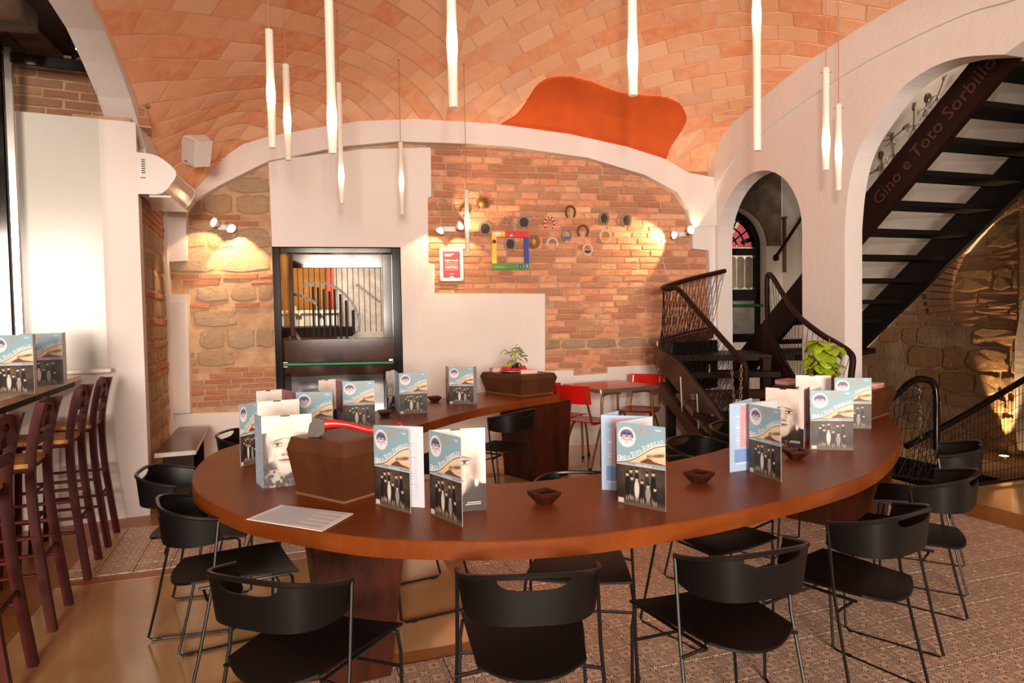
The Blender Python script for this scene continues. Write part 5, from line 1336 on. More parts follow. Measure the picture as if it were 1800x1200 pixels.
def menu(hinges, arts, label, z=TZ, group='folded menus'):
    """hinges: plan points; arts[i] = (front print, back print) of the panel from hinge i to i+1, front = side seen by the viewer"""
    P = [Vector((h[0], h[1], 0)) for h in hinges]; c = sum(P, Vector())/len(P)
    e = empty('folded_menu', TR(c.x, c.y, z), label, 'menu', group)
    for i in range(len(P)-1):
        a, b_ = P[i]-c, P[i+1]-c
        if arts[i] is None: continue
        front, back = arts[i]
        # the panel's local -y must face the eye
        d = (b_-a); nrm = Vector((d.y, -d.x, 0)); mid = (P[i]+P[i+1])/2
        if nrm.dot(-mid) < 0: a, b_ = b_, a; d = b_-a
        M_ = Matrix.Translation(a) @ Matrix.Rotation(math.atan2(d.y, d.x), 4, 'Z') @ Matrix.Diagonal((d.length/MW, 1, 1, 1))
        p = obj('menu_panel', card_me, e, M_, label=LBL[front])
        obj('print', ME[front], p)
        if back: obj('print', ME[back], p, Matrix.Translation((MW, 0, 0)) @ Matrix.Rotation(math.pi, 4, 'Z'))
        if front == 'cover': obj('lettering', let_me, p)
    return e
tp = lambda px, py: tuple(onz(px, py, TZ)[:2])
def fit(A_, B_, L=MW):
    A_, B_ = Vector(A_), Vector(B_); d = (B_-A_).normalized(); return tuple(A_+d*L)
def z_(ax, ay, bx, by, cx, cy):     # hinge A, cover end B, back page end C (px on the tabletop)
    A_ = tp(ax, ay); return [fit(A_, tp(bx, by)), A_, fit(A_, tp(cx, cy))]
menu(z_(660, 886, 720, 902, 747, 892), [('cover', 'white'), ('white', 'white')], 'folded menu right of the brown box, white text page showing at its right')
h = z_(757, 903, 816, 927, 850, 896); menu([fit(h[1], tp(742, 880))]+[] + h[1:2]+[h[0]], [('white', 'white'), ('cover', 'white')], 'x') if False else None
menu(h, [('cover', 'white'), ('portrait', 'white')], 'folded menu at the front middle, half of the portrait behind its cover')
A_ = tp(1148, 866); B_ = fit(A_, tp(1076, 885)); menu([fit(fit(A_, tp(1057, 860)), tp(1093, 846), .14), fit(A_, tp(1057, 860)), A_, B_, fit(B_, tp(1168, 899))], [('plainblue', 'blue'), ('blue', 'white'), ('white', 'white'), ('cover', 'white')], 'zigzag-folded menu standing between the two small wooden bowls')
A_ = tp(1366, 818); B_ = fit(A_, tp(1301, 833)); C_ = fit(A_, tp(1283, 829)); menu([tp(1322, 812), tp(1283, 830), A_, B_, fit(B_, tp(1378, 849))], [('plainblue', 'blue'), ('blue', 'white'), ('white', 'white'), ('cover', 'white')], 'zigzag-folded menu right of the farther small bowl, overlapping the big portrait')
A_ = tp(1413, 788); menu([fit(A_, tp(1358, 781)), A_, fit(A_, tp(1436, 768), .16)], [('portrait', 'white'), ('red', 'white')], 'folded menu showing the large white-haired portrait, on the right half of the table')
menu(z_(1425, 790, 1495, 791, 1450, 775), [('cover', 'white'), ('white', 'white')], 'folded menu in front of the tall basil, cover squarely to the viewer')
A_ = tp(1461, 745); menu([fit(A_, tp(1402, 743)), A_, fit(A_, tp(1475, 733), .16)], [('portrait', 'white'), ('red', 'white')], 'folded menu directly under the tall basil leaves, portrait nearly hidden')
menu(z_(1467, 752, 1526, 753, 1490, 740), [('cover', 'white'), ('white', 'white')], 'rightmost folded menu, in front of the brown box at the right table end')
A_ = tp(463, 858); menu([fit(A_, tp(448, 845), .13), A_, fit(A_, tp(543, 850))], [('plainblue', 'white'), ('portrait', 'white')], 'folded menu left of the brown box, big portrait facing the viewer')
A_ = tp(455, 812); menu([fit(A_, tp(437, 817), .12), A_, fit(A_, tp(512, 806))], [('cover', 'white'), ('portrait', 'white')], 'folded menu directly behind the leftmost portrait menu, narrow strip of cover showing')
A_ = tp(523, 784); menu([tp(453, 780), tp(498, 774), A_, fit(A_, tp(588, 783))], [('portrait', 'white'), ('red', 'white'), ('cover', 'white')], 'folded menu behind the axe on the brown box')
A_ = tp(604, 752); menu([tp(562, 748), tp(592, 744), A_, fit(A_, tp(661, 750))], [('portrait', 'white'), ('red', 'white'), ('cover', 'white')], 'folded menu in front of the entrance door, left of the two on the far arm')
A_ = tp(703, 728); menu([tp(680, 722), tp(694, 717), A_, fit(A_, tp(757, 725))], [('portrait', 'white'), ('plainblue', 'white'), ('cover', 'white')], 'folded menu on the far table arm at the right edge of the entrance door')
A_ = tp(790, 710); B_ = fit(A_, tp(836, 710)); menu([fit(A_, tp(779, 703), .14), A_, B_, fit(B_, tp(843, 704), .12)], [('portrait', 'white'), ('cover', 'white'), ('plainblue', 'white')], 'folded menu farthest back, just left of the box with the small basil')
cz = lambda px, py: tuple(onz(px, py, CZ)[:2])
A_ = cz(61, 692); menu([fit(A_, cz(-8, 694)), A_, cz(66, 684)], [('cover', 'white'), ('plainblue', 'white')], 'folded menu on the marble counter, cut by the left photo edge', z=CZ)
A_ = cz(112, 675); menu([fit(A_, cz(50, 679)), A_, cz(118, 668)], [('cover', 'white'), ('plainblue', 'white')], 'second folded menu on the marble counter, nearer the glass screen', z=CZ)
# single sheet lying on the table
sh = [onz(*p, TZ+.001) for p in ((433, 913), (494, 888), (621, 903), (566, 934))]
c = sum(sh, Vector())/4; e = empty('menu_sheet', Matrix.Translation(c), 'white printed sheet lying flat at the front left of the table', 'paper')
q = [(p-c) for p in sh]; MB().prism([(p.x, p.y) for p in q], 0, .0022, tf=lambda x, y, z: (x, z, y)).build('card', mat('bright_white_paper', S(244, 240, 238), .5), e)
m_faint = mat('pale_blue_print', S(190, 196, 214), .6)
mb = MB()
for k in range(1, 16):
    f = k/16; a, b_ = q[1].lerp(q[0], f), q[2].lerp(q[3], f); a, b_ = a.lerp(b_, .06), a.lerp(b_, .94 if k % 3 else .6)
    d = (q[0]-q[1]).normalized()*.0028; mb.add([a-d, b_-d, b_+d, a+d], [(0, 1, 2, 3)])
mb.v = [(x, y, .0030) for x, y, z in mb.v]; mb.build('text_lines', m_faint, e)
# little wooden dishes
def dish(px, py, rz, s_, label, flat=False):
    p = onz(px, py, TZ); e = empty('wooden_dish', TR(p.x, p.y, TZ, rz), label, 'dish', 'small wooden dishes on the table')
    def lev(w_, z, n=4): return [(sx*w_/2*s_, sy*w_/2*s_, z*s_) for sx, sy in ((-1, -1), (1, -1), (1, 1), (-1, 1))]
    L_ = [lev(.050, .004), lev(.060, .010), lev(.092, .034), lev(.092, .046), lev(.078, .046), lev(.070, .030)]
    vs = [v for l in L_ for v in l]; fs = [(3, 2, 1, 0), tuple(range(20, 24))]
    for j in range(5):
        for i in range(4): fs.append((j*4+i, j*4+(i+1) % 4, j*4+4+(i+1) % 4, j*4+4+i))
    MB().add(vs, fs).build('dish_body', m_tleg, e)
    mb = MB()
    for sx, sy in ((-1, -1), (1, -1), (1, 1), (-1, 1)): mb.box(sx*.018*s_-.005, sx*.018*s_+.005, sy*.018*s_-.005, sy*.018*s_+.005, 0, .006)
    mb.build('feet', m_blackflat, e)
dish(957, 884, .62, 1.0, 'small square wooden dish nearest the middle of the table front')
dish(1229, 848, .72, 1.0, 'small square wooden dish between the two zigzag menus')
dish(1398, 806, .1, .95, 'small wooden dish at the foot of the big portrait menu')
dish(676, 732, .3, 1.0, 'small wooden dish between menus on the far left arm')
dish(764, 706, .5, 1.0, 'small wooden dish on the far arm between the two rearmost menus')
# axe lying on the front box
bt = TZ+.235
ax_ = empty('hatchet', TR(-.69, 2.77, bt, .10), 'small axe with dark head and curved red handle on the brown box', 'axe')
m_redpaint = mat('glossy_red_paint', S(206, 24, 20), .22, coat=.5); m_axe = mat('dark_axe_steel', S(74, 66, 60), .4, metal=.6)
P = catmull([(-.10, 0, .050), (-.04, -.002, .052), (.02, -.004, .044), (.08, -.006, .026), (.13, -.008, .018), (.19, -.006, .024), (.235, -.004, .034)], 5)
rad_ = [.024-.012*math.sin(min(1, i/12)*math.pi/2)+(.004 if i > len(P)-6 else 0) for i in range(len(P))]
mb = MB().tube(P, rad_, 12); mb.v = [(x, y*.75, max(z, .002)) for x, y, z in mb.v]; mb.build('handle', m_redpaint, ax_)
MB().prism([(-.145, .004), (-.10, .002), (-.075, .02), (-.075, .072), (-.115, .080), (-.135, .055)], -.020, .020).build('axe_head', m_axe, ax_)
# plants
m_leaf = mat('basil_leaf', S(158, 176, 26), .45, col2=S(122, 146, 18), nscale=20, rnd=[S(166, 182, 34), S(142, 164, 26), S(180, 190, 52), S(124, 148, 22)], spec=.4)
m_leaf2 = mat('pale_green_leaf', S(150, 166, 66), .5, rnd=[S(150, 168, 62), S(124, 146, 48), S(168, 180, 84), S(136, 152, 60)])
m_stem = mat('green_stem', S(96, 110, 44), .6); m_pot = mat('black_plastic_pot', S(20, 18, 18), .45); m_soil = mat('dark_soil', S(36, 24, 16), .95, bump=.004, bscale=60)
def leafmesh(m, cup=.25):
    def f(u, v):
        x = (u-.5)*2; w_ = math.sin(math.pi*min(1, v*.96+.02))**.7*.42
        return (x*w_, v, -.10*(2*v-1)**2*1.2+cup*abs(x)*w_*.8+.02*math.sin(v*22)*(abs(x))), (0, 0, 1)
    return MB().sheet(f, 7, 9, .006).mesh('leaf', m)
LM = [leafmesh(m_leaf, c) for c in (.2, -.3, -.1)]; LM2 = [leafmesh(m_leaf2, c) for c in (.2, -.2)]
def plant(name, p, pot, leaves, lm, label, stems):
    e = empty(name, Matrix.Translation(p), label, 'plant')
    MB().lathe([(pot*.72, 0), (pot*.98, pot*1.65), (pot*1.08, pot*1.65), (pot*1.08, pot*1.85), (pot*.95, pot*1.85), (pot*.93, pot*1.6)], 20).build('pot', m_pot, e)
    MB().lathe([(0, pot*1.62), (pot*.93, pot*1.6)], 16).build('soil', m_soil, e)
    for s_ in stems: MB().tube(catmull(s_, 4), .0032, 6).build('stem', m_stem, e)
    R = random.Random(11)
    for (x, y, z, L_, az, el, roll) in leaves:
        M_ = Matrix.Translation((x, y, z)) @ Matrix.Rotation(az, 4, 'Z') @ Matrix.Rotation(el, 4, 'X') @ Matrix.Rotation(roll, 4, 'Y') @ Matrix.Diagonal((L_, L_, L_, 1))
        obj('leaf', R.choice(lm), e, M_)
R = random.Random(2); big = []
for k in range(62):
    a = R.uniform(0, 2*math.pi); z = R.uniform(.10, .33); r = .015+.055*math.sin((z-.06)/.30*math.pi)*R.uniform(.3, 1)
    big.append((r*math.cos(a), r*math.sin(a), z, R.uniform(.085, .125), a-math.pi/2, R.uniform(-1.1, -.2), R.uniform(-.3, .3)))
zb_ = TZ+.19
plant('potted_basil', ony(1447, 681, 4.62)*0+Vector((2.12, 4.66, zb_)), .052, big, LM, 'tall basil plant with big bright leaves on the right table-end box', [[(0, 0, .08), (.005, 0, .2), (-.02, 0, .32)], [(.01, .01, .08), (.04, .01, .22), (.05, 0, .33)], [(-.01, 0, .08), (-.03, .02, .2), (-.05, .0, .28)]])
R = random.Random(5); sm = []
for k in range(15):
    a = R.uniform(0, 2*math.pi); z = R.uniform(.08, .22); r = R.uniform(.01, .06); sm.append((r*math.cos(a), r*math.sin(a), z, R.uniform(.05, .085), a-math.pi/2, R.uniform(-.9, .1), R.uniform(-.4, .4)))
sm += [(-.10, 0, .20, .07, 1.6, -.9, 0), (-.07, -.02, .04, .07, 1.9, -.5, 0), (.09, 0, .13, .06, -1.8, -1.0, .2)]
plant('potted_basil', Vector((.02, 6.33, zb_+.012)), .040, sm, LM2, 'small drooping basil in a black pot on the plate of tomatoes', [[(0, 0, .06), (.0, 0, .15), (-.02, 0, .2)], [(0, 0, .06), (-.04, 0, .16), (-.10, 0, .205)], [(0, 0, .06), (.05, 0, .16), (.09, 0, .135)], [(.01, 0, .06), (.02, 0, .25)]])
m_plate = mat('white_porcelain', S(232, 228, 226), .15, coat=.4); m_tom = mat('cherry_tomato', S(206, 30, 16), .12, coat=.6)
e = empty('plate', Matrix.Translation((.02, 6.33, zb_)), 'white plate of cherry tomatoes on the far left table-end box', 'plate')
MB().lathe([(0, .002), (.07, .003), (.12, .012), (.135, .017), (.137, .020), (.12, .016), (.07, .008), (0, .007)], 32).build('plate_body', m_plate, e)
tm = MB().lathe([(0, -.017), (.010, -.0145), (.016, -.008), (.0185, 0), (.016, .009), (.010, .0145), (0, .016)], 12).mesh('tomato_body', m_tom)
cal = MB(); 
for k in range(5):
    a = k*2*math.pi/5; cal.add([(0, 0, .0165), (.004*math.cos(a-.5), .004*math.sin(a-.5), .0168), (.011*math.cos(a), .011*math.sin(a), .0150), (.004*math.cos(a+.5), .004*math.sin(a+.5), .0168)], [(0, 1, 2, 3)])
cal = cal.mesh('calyx', m_stem); R = random.Random(8); n = 0; tm0 = None
for k in range(26):
    a = k*2.4; r = .062+.05*((k*7) % 10)/10; x, y = r*math.cos(a), r*math.sin(a)
    t = bpy.data.objects.new('cherry_tomato', None); COL.objects.link(t)
    t.matrix_world = TR(.02+x, 6.33+y, zb_+.030+(.014 if k % 4 == 0 else 0), a)
    tag(t, 'red cherry tomato on the white plate around the small basil pot', 'tomato', 'cherry tomatoes on the plate'); o = obj('tomato_body', tm, t); obj('calyx', cal, t, Matrix.Rotation(R.uniform(-.5, .5), 4, 'X'))
# stacks of flyers
m_fly = mat('pink_flyer', S(226, 176, 170), .5, rnd=[S(228, 180, 176), S(206, 90, 90), S(236, 214, 206), S(214, 140, 134)])
ORD = ['bottom', 'second from the bottom', 'third from the bottom', 'fourth from the bottom', 'fifth from the bottom', 'sixth from the bottom', 'seventh from the bottom']
def flyers(x, y, rz, n, label, grp):
    for k in range(n):
        e = MB().box(-.075, .075, -.052, .052, 0, .0052).build('flyer_bundle', m_fly); e.matrix_world = TR(x+random.uniform(-.003, .003), y+random.uniform(-.003, .003), zb_+k*.0056, rz+random.uniform(-.05, .05))
        tag(e, ('topmost' if k == n-1 else ORD[k])+' '+label, 'flyers', grp)
flyers(-.13, 6.47, .3, 7, 'pink flyer bundle behind the tomato plate', 'flyer stack left of the plate')
flyers(.14, 6.20, .2, 6, 'pink flyer bundle before the tomato plate', 'flyer stack right of the plate')
flyers(1.98, 4.90, .6, 6, 'pink flyer bundle, left on the right-end box', 'flyer stack on the left of the right box')
flyers(2.42, 4.58, .8, 5, 'pink flyer bundle, right on the right-end box', 'flyer stack on the right of the right box')
# ================================================================ PENDANT TUBE LAMPS
def lamp_mat(name, zb):
    m = bpy.data.materials.new(name); m.use_nodes = True; nt = m.node_tree; N = nt.nodes; L = nt.links; b = N['Principled BSDF']
    b.inputs['Base Color'].default_value = (.55, .48, .43, 1); b.inputs['Roughness'].default_value = .3
    tc = N.new('ShaderNodeTexCoord'); sp = N.new('ShaderNodeSeparateXYZ'); L.new(tc.outputs['Object'], sp.inputs[0])
    s1 = N.new('ShaderNodeMath'); s1.operation = 'SUBTRACT'; L.new(sp.outputs[2], s1.inputs[0]); s1.inputs[1].default_value = zb
    s2 = N.new('ShaderNodeMath'); s2.operation = 'ABSOLUTE'; L.new(s1.outputs[0], s2.inputs[0])
    r = N.new('ShaderNodeValToRGB'); L.new(s2.outputs[0], r.inputs[0]); e = r.color_ramp.elements
    e[0].position = .025; e[0].color = (1, 1, 1, 1); e[1].position = .24; e[1].color = (.016, .016, .016, 1); k = e.new(.055); k.color = (.16, .16, .16, 1); k = e.new(.10); k.color = (.045, .045, .045, 1); k = e.new(.16); k.color = (.024, .024, .024, 1)
    g = N.new('ShaderNodeMath'); g.operation = 'MULTIPLY'; L.new(r.outputs[0], g.inputs[0]); g.inputs[1].default_value = 14
    L.new(g.outputs[0], b.inputs['Emission Strength']); b.inputs['Emission Color'].default_value = (1, .70, .42, 1); return m
m_cord = mat('pendant_cord', S(170, 120, 96), .5)
PEND = [(479, 260, 3.9, .66, .30, 'pendant tube farthest left, lamp glowing at its middle'),
        (507, 282, 4.5, .62, .26, 'pendant tube second from the left, hanging by the arch rib'),
        (585, 270, 3.4, 1.10, .17, 'thick pendant tube cut by the top edge, left of the three large ones'),
        (601, 358, 5.7, .99, .23, 'long thin pendant tube right behind the thick left one'),
        (707, 377, 6.6, .69, .31, 'thin pendant tube before the white plaster above the entrance door'),
        (797, 189, 3.1, 1.10, .28, 'thick pendant tube cut by the top edge, at the middle of the vault'),
        (822, 445, 6.85, .63, .32, 'lowest pendant tube, close to the brick wall beside the framed poster'),
        (1113, 168, 3.2, 1.10, .18, 'thick pendant tube in front of the orange plaster patch'),
        (1331, 265, 3.75, 1.05, .72, 'long pendant tube with the lamp high up, above the small arch'),
        (1452, 299, 4.5, .66, .18, 'pendant tube left of the pair before the white column'),
        (1474, 335, 4.9, .61, .27, 'lower pendant tube of the pair before the white column')]
pm = {}
for px, bot, d, L_, bz, lab in PEND:
    p = ony(px, bot, d)
    if bz not in pm: pm[bz] = lamp_mat('frosted_lamp_tube', bz)
    e = empty('pendant_lamp', Matrix.Translation(p), lab, 'lamp', 'tube pendant lamps')
    r = .0215; pr = [(0, 0), (r*.88, 0), (r*.98, .004)]
    K = 40
    for k in range(1, K): z = L_*k/K; pr.append((r*(1+.13*math.exp(-((z-bz)/.05)**2)), z))
    pr += [(r*.98, L_-.003), (r*.6, L_), (0, L_)]
    MB().lathe(pr, 20).build('tube_shade', pm[bz], e)
    MB().tube([(-r*1.7, 0, L_-.03), (r*1.7, 0, L_-.03)], .0022, 6).build('cross_pin', m_chrome, e)
    h = vb.ray_cast(p+Vector((0, 0, L_)), Vector((0, 0, 1)))[0]; zt_ = (h.z if h else 4.2)-p.z
    MB().tube([(0, 0, L_-.005), (0, 0, zt_+.01)], .0032, 6).build('cord', m_cord, e)
    MB().lathe([(0, zt_-.015), (.008, zt_-.015), (.012, zt_), (0, zt_)], 10).build('ceiling_hook', m_cord, e)
# ================================================================ WALL SPOTLIGHTS
m_lens = mat('lit_spot_lens', (1, .85, .6), .3, emis=(1, .78, .48), estr=9)
def spot(px, py, fr, heads, label, aims):
    u, z = fr.pix(px, py, .06); e = empty('wall_spotlight', fr.mat(u, z, 0), label, 'lamp', 'twin wall spotlights')
    MB().bbox(-.085, .085, -.05, -.014, -.028, .028, .006).build('wall_plate', m_white, e)
    for (hx, hz, az, el) in heads:
        M_ = Matrix.Translation((hx, -.13, hz)) @ Matrix.Rotation(az, 4, 'Z') @ Matrix.Rotation(el, 4, 'X')
        # local -y is the lit side
        T_ = M_ @ Matrix.Rotation(math.pi/2, 4, 'X')
        h = MB().lathe([(0, -.035), (.022, -.035), (.040, -.012), (.050, .012), (.050, .022), (.043, .022), (.038, .012)], 22, T_).build('lamp_head', m_white, e)
        MB().lathe([(0, .013), (.038, .013)], 20, T_).build('lens', m_lens, h)
        MB().tube([(hx*.55, -.045, 0), (hx*.9, -.09, hz*.4), (hx, -.12, hz)], .006, 7).build('arm', m_white, e)
    for (ax, az_, pw, hx) in aims:
        lp = fr.P(u+hx, z-.01, .19); light('spotlight_lamp', 'SPOT', tuple(lp), pw, (1, .66, .34), .02, tuple(fr.P(u+ax, z+az_, 0)), spot_size=math.radians(84), spot_blend=.25)
spot(398, 399, BW, [(-.09, .03, -.7, -.3), (.05, -.01, .6, .7)], 'white twin spotlight on the rough stone wall left of the entrance door', [(.10, -.42, 48, .06), (-.25, -.30, 16, -.09)])
spot(788, 402, BW, [(-.09, -.02, -.9, .9), (.11, .02, .9, -.4)], 'white twin spotlight on the brick wall above the framed poster', [(-.22, -.35, 26, -.09), (.28, .20, 26, .11), (.18, -.5, 26, .06)])
spot(1195, 411, BW, [(-.09, -.02, -1.4, .1), (.09, .03, .2, -.15)], 'white twin spotlight on the brick wall beside the corbel of the small arch', [(-.42, -.12, 80, -.10), (.10, .45, 8, .09)])
# side wall light pool at the left wall
light('wall_grazer_lamp', 'SPOT', tuple(LW.P(1.0, 2.30, .16)), 22, (1, .68, .36), .02, tuple(LW.P(1.05, 1.75, 0)), spot_size=math.radians(50), spot_blend=.6)
# ================================================================ AIR CONDITIONER
ac = empty('air_conditioner', LW.mat(.0, 2.44, .0), 'white wall-mounted air conditioner high on the side of the white pier', 'air conditioner')
prof = [(0, .0), (-.02, .0), (-.16, .01), (-.235, .09), (-.265, .15), (-.25, .20), (-.17, .27), (-.10, .30), (0, .31)]
Pp = [(v.x, v.y) for v in catmull([(a, b_, 0) for a, b_ in prof], 4)]
m_acw = mat('glossy_white_plastic', S(228, 222, 218), .15, coat=.5)
def acp(x0, x1, sc, name, m, tf=None):
    return MB().prism([(a*sc, b_*sc+(.31*(1-sc)/2)) for a, b_ in Pp], x0, x1, tf=lambda x, y, z: (y, x, z)).build(name, m, ac)
acp(.03, .82, .985, 'body', m_acw); acp(0, .03, 1.0, 'end_panel', m_acw); acp(.82, .85, 1.0, 'end_panel', m_acw)
mb = MB()
for k in range(7): mb.box(-.004, -.0005, -.055, -.030, .155+k*.016, .162+k*.016)
mb.build('vent_slots', m_ink, ac); MB().box(-.004, -.0005, -.055, -.020, .118, .124).build('badge_line', m_ink, ac)
MB().bbox(.06, .79, -.215, -.06, -.012, .004, .004).build('louvre', m_acw, ac)
# ================================================================ LOUDSPEAKER
sp_ = empty('loudspeaker', Matrix.Translation(ony(344, 264, 6.05)) @ Matrix.Rotation(-.35, 4, 'Z') @ Matrix.Rotation(.38, 4, 'Y') @ Matrix.Rotation(.25, 4, 'X') @ Matrix.Scale(1.12, 4), 'small white loudspeaker angled down from the left corner of the vault', 'speaker')
m_grille = mat('white_speaker_grille', S(206, 200, 196), .6, bump=.002, bscale=300)
MB().prism([(-.075, -.11), (.075, -.11), (.085, .09), (.0, .12), (-.085, .09)], -.06, .08).build('cabinet', m_white, sp_)
MB().bbox(-.068, .068, -.072, -.060, -.098, .085, .005).build('grille', m_grille, sp_); MB().box(-.03, -.0, -.0735, -.072, -.09, -.082).build('badge', m_ink, sp_)
MB().tube([(-.03, .08, .0), (-.08, .13, .02), (-.16, .20, .06)], .010, 8).build('bracket', m_rod, sp_)
# ================================================================ FRAMED POSTER, PHOTO FRAME, HORSESHOES
q0, q1 = BW.pix(772, 436, .02), BW.pix(815, 494, .02); W_, H_ = q1[0]-q0[0], q0[1]-q1[1]
po = empty('framed_poster', BW.mat(q0[0], q1[1], .012), 'red poster in a white frame hanging on the brick wall', 'poster')
mb = MB(); f_w = .026
for (a, b_, c, d) in ((0, W_, 0, f_w), (0, W_, H_-f_w, H_), (0, f_w, 0, H_), (W_-f_w, W_, 0, H_)): mb.bbox(a, b_, -.02, 0, c, d, .003)
mb.build('frame', m_white, po)
m_pred = mat('poster_red', S(214, 34, 44), .4, col2=S(204, 28, 40), nscale=3); m_pw = mat('poster_white_ink', S(250, 240, 236), .5)
MB().box(f_w, W_-f_w, -.008, -.004, f_w, H_-f_w).build('mat_board', m_pw, po); MB().box(f_w+.010, W_-f_w-.010, -.010, -.008, f_w+.012, H_-f_w-.012).build('red_sheet', m_pred, po)
for body, size, cz_, al in (('Miglior locale', .027, .63, 0), ('NAPOLI', .040, .42, 0), ('Foursquare', .016, .74, 0), ('dei lettori', .015, .54, 0), ('2013', .018, .22, 0)):
    if body in ('Foursquare', 'dei lettori', '2013'): continue
    textmesh(body, size, 'lettering', m_pw, po, Matrix.Translation((W_/2, -.0115, H_*cz_)), .0004, bold=.0006)
mb = MB()
for z_ in (.55, .34, .50): mb.box(f_w+.03, W_-f_w-.03, -.0115, -.010, H_*z_, H_*z_+.0022)
for k in range(3): mb.box(f_w+.03, f_w+.10+.02*k, -.0115, -.010, H_*(.76+.03*k), H_*(.76+.03*k)+.003)
mb.box(W_*.4, W_*.6, -.0115, -.010, H_*.22, H_*.22+.006); mb.box(W_*.42, W_*.58, -.0115, -.010, H_*.12, H_*.12+.01); mb.build('printed_lines', m_pw, po, kind='stuff')
q0, q1 = BW.pix(864, 405, .05), BW.pix(930, 473, .05); W_, H_ = q1[0]-q0[0], q0[1]-q1[1]
pf = empty('photo_frame', BW.mat(q0[0], q1[1], .045), 'open cardboard photo frame in yellow, red, blue and green among the horseshoes', 'frame')
m_y = mat('yellow_card', S(244, 196, 20), .4); m_r = mat('red_card', S(214, 36, 26), .4); m_b = mat('blue_card', S(30, 58, 156), .4); m_g = mat('green_card', S(62, 140, 40), .4)
bl, br, bt_, bb = .052, .052, .070, .055*1.15
MB().bbox(0, bl, -.012, 0, bb, H_-bt_, .001).build('left_side', m_y, pf, label='yellow left side')
MB().bbox(W_-br, W_, -.012, 0, bb, H_-bt_*.9, .001).build('right_side', m_b, pf, label='blue right side')
MB().bbox(0, W_, -.013, 0, 0, bb, .001).build('bottom_side', m_g, pf, label='green bottom side with white icons')
MB().bbox(0, W_*.36, -.013, 0, H_-bt_, H_-.012, .001).build('top_side', m_y, pf, label='yellow top corner with white badge')
MB().bbox(W_*.36, W_, -.013, 0, H_-bt_, H_, .001).build('top_side', m_r, pf, label='red top side')
MB().lathe([(0, 0), (.045, 0), (.045, .004), (0, .004)], 20, Matrix.Translation((W_*.15, -.0135, H_-.035)) @ Matrix.Diagonal((1, 1, .45, 1)) @ Matrix.Rotation(math.pi/2, 4, 'X')).build('badge', m_white, pf)
MB().lathe([(.012, 0), (.022, 0), (.022, .003), (.012, .003)], 16, Matrix.Translation((.026, -.0125, H_-bt_-.05)) @ Matrix.Rotation(math.pi/2, 4, 'X')).build('round_mark', m_ink, pf)
mb = MB()
for k in range(5): mb.box(W_*(.24+.024*k), W_*(.24+.024*k)+.006, -.0145, -.013, H_-bt_+.006, H_-bt_+.014)
for k in range(6): mb.box(W_*.45+.03*k, W_*.45+.03*k+.02, -.0145, -.013, H_-.030-(k % 2)*.012, H_-.024-(k % 2)*.012)
mb.build('small_print', m_ink, pf)
MB().box(W_*.50, W_*.56, -.0145, -.013, H_-bt_+.008, H_-bt_+.03).build('plaque', m_white, pf)
m_fb = mat('icon_blue', S(58, 88, 156), .4)
for x_, t_, bg in ((.67, 'f', m_fb), (.76, 'o', m_ink), (.85, 't', m_fb), (.94, '8', m_fb)):
    MB().bbox(W_*x_-.016, W_*x_+.016, -.0145, -.013, .016, .048, .0005).build('icon_tile', bg, pf)
    textmesh(t_, .034, 'icon', m_white, pf, Matrix.Translation((W_*x_, -.0152, .032)), .0003, bold=.0006)
mb = MB(); [mb.box(.03+.013*k, .03+.013*k+.009, -.0145, -.013, .022, .027) for k in range(9)]; mb.build('web_line', m_white, pf)
m_iron = mat('rusty_iron', S(110, 78, 58), .6, metal=.5, col2=S(80, 52, 36), nscale=25); m_steelh = mat('worn_grey_iron', S(150, 130, 112), .5, metal=.5, col2=S(110, 92, 76), nscale=20)
m_pad = mat('dark_leather_pad', S(48, 36, 26), .6, col2=S(30, 22, 16), nscale=20); m_hbrass = mat('aged_brass', S(150, 104, 50), .35, metal=.7, col2=S(104, 72, 36), nscale=12)
m_paler = mat('pale_aluminium', S(196, 176, 160), .4, metal=.4); m_hred = mat('red_enamel', S(190, 30, 30), .4); m_hblue = mat('blue_enamel', S(40, 100, 170), .4)
def shoe_pts(w, h, gap, n=22):
    """plan of a horseshoe centre line, opening downwards"""
    out = []
    for k in range(n+1):
        a = math.radians(-90+gap)+(2*math.pi-2*math.radians(gap))*k/n
        out.append((w*math.cos(a)*(1 if math.sin(a) > 0 else .96), h*math.sin(a)))
    return out
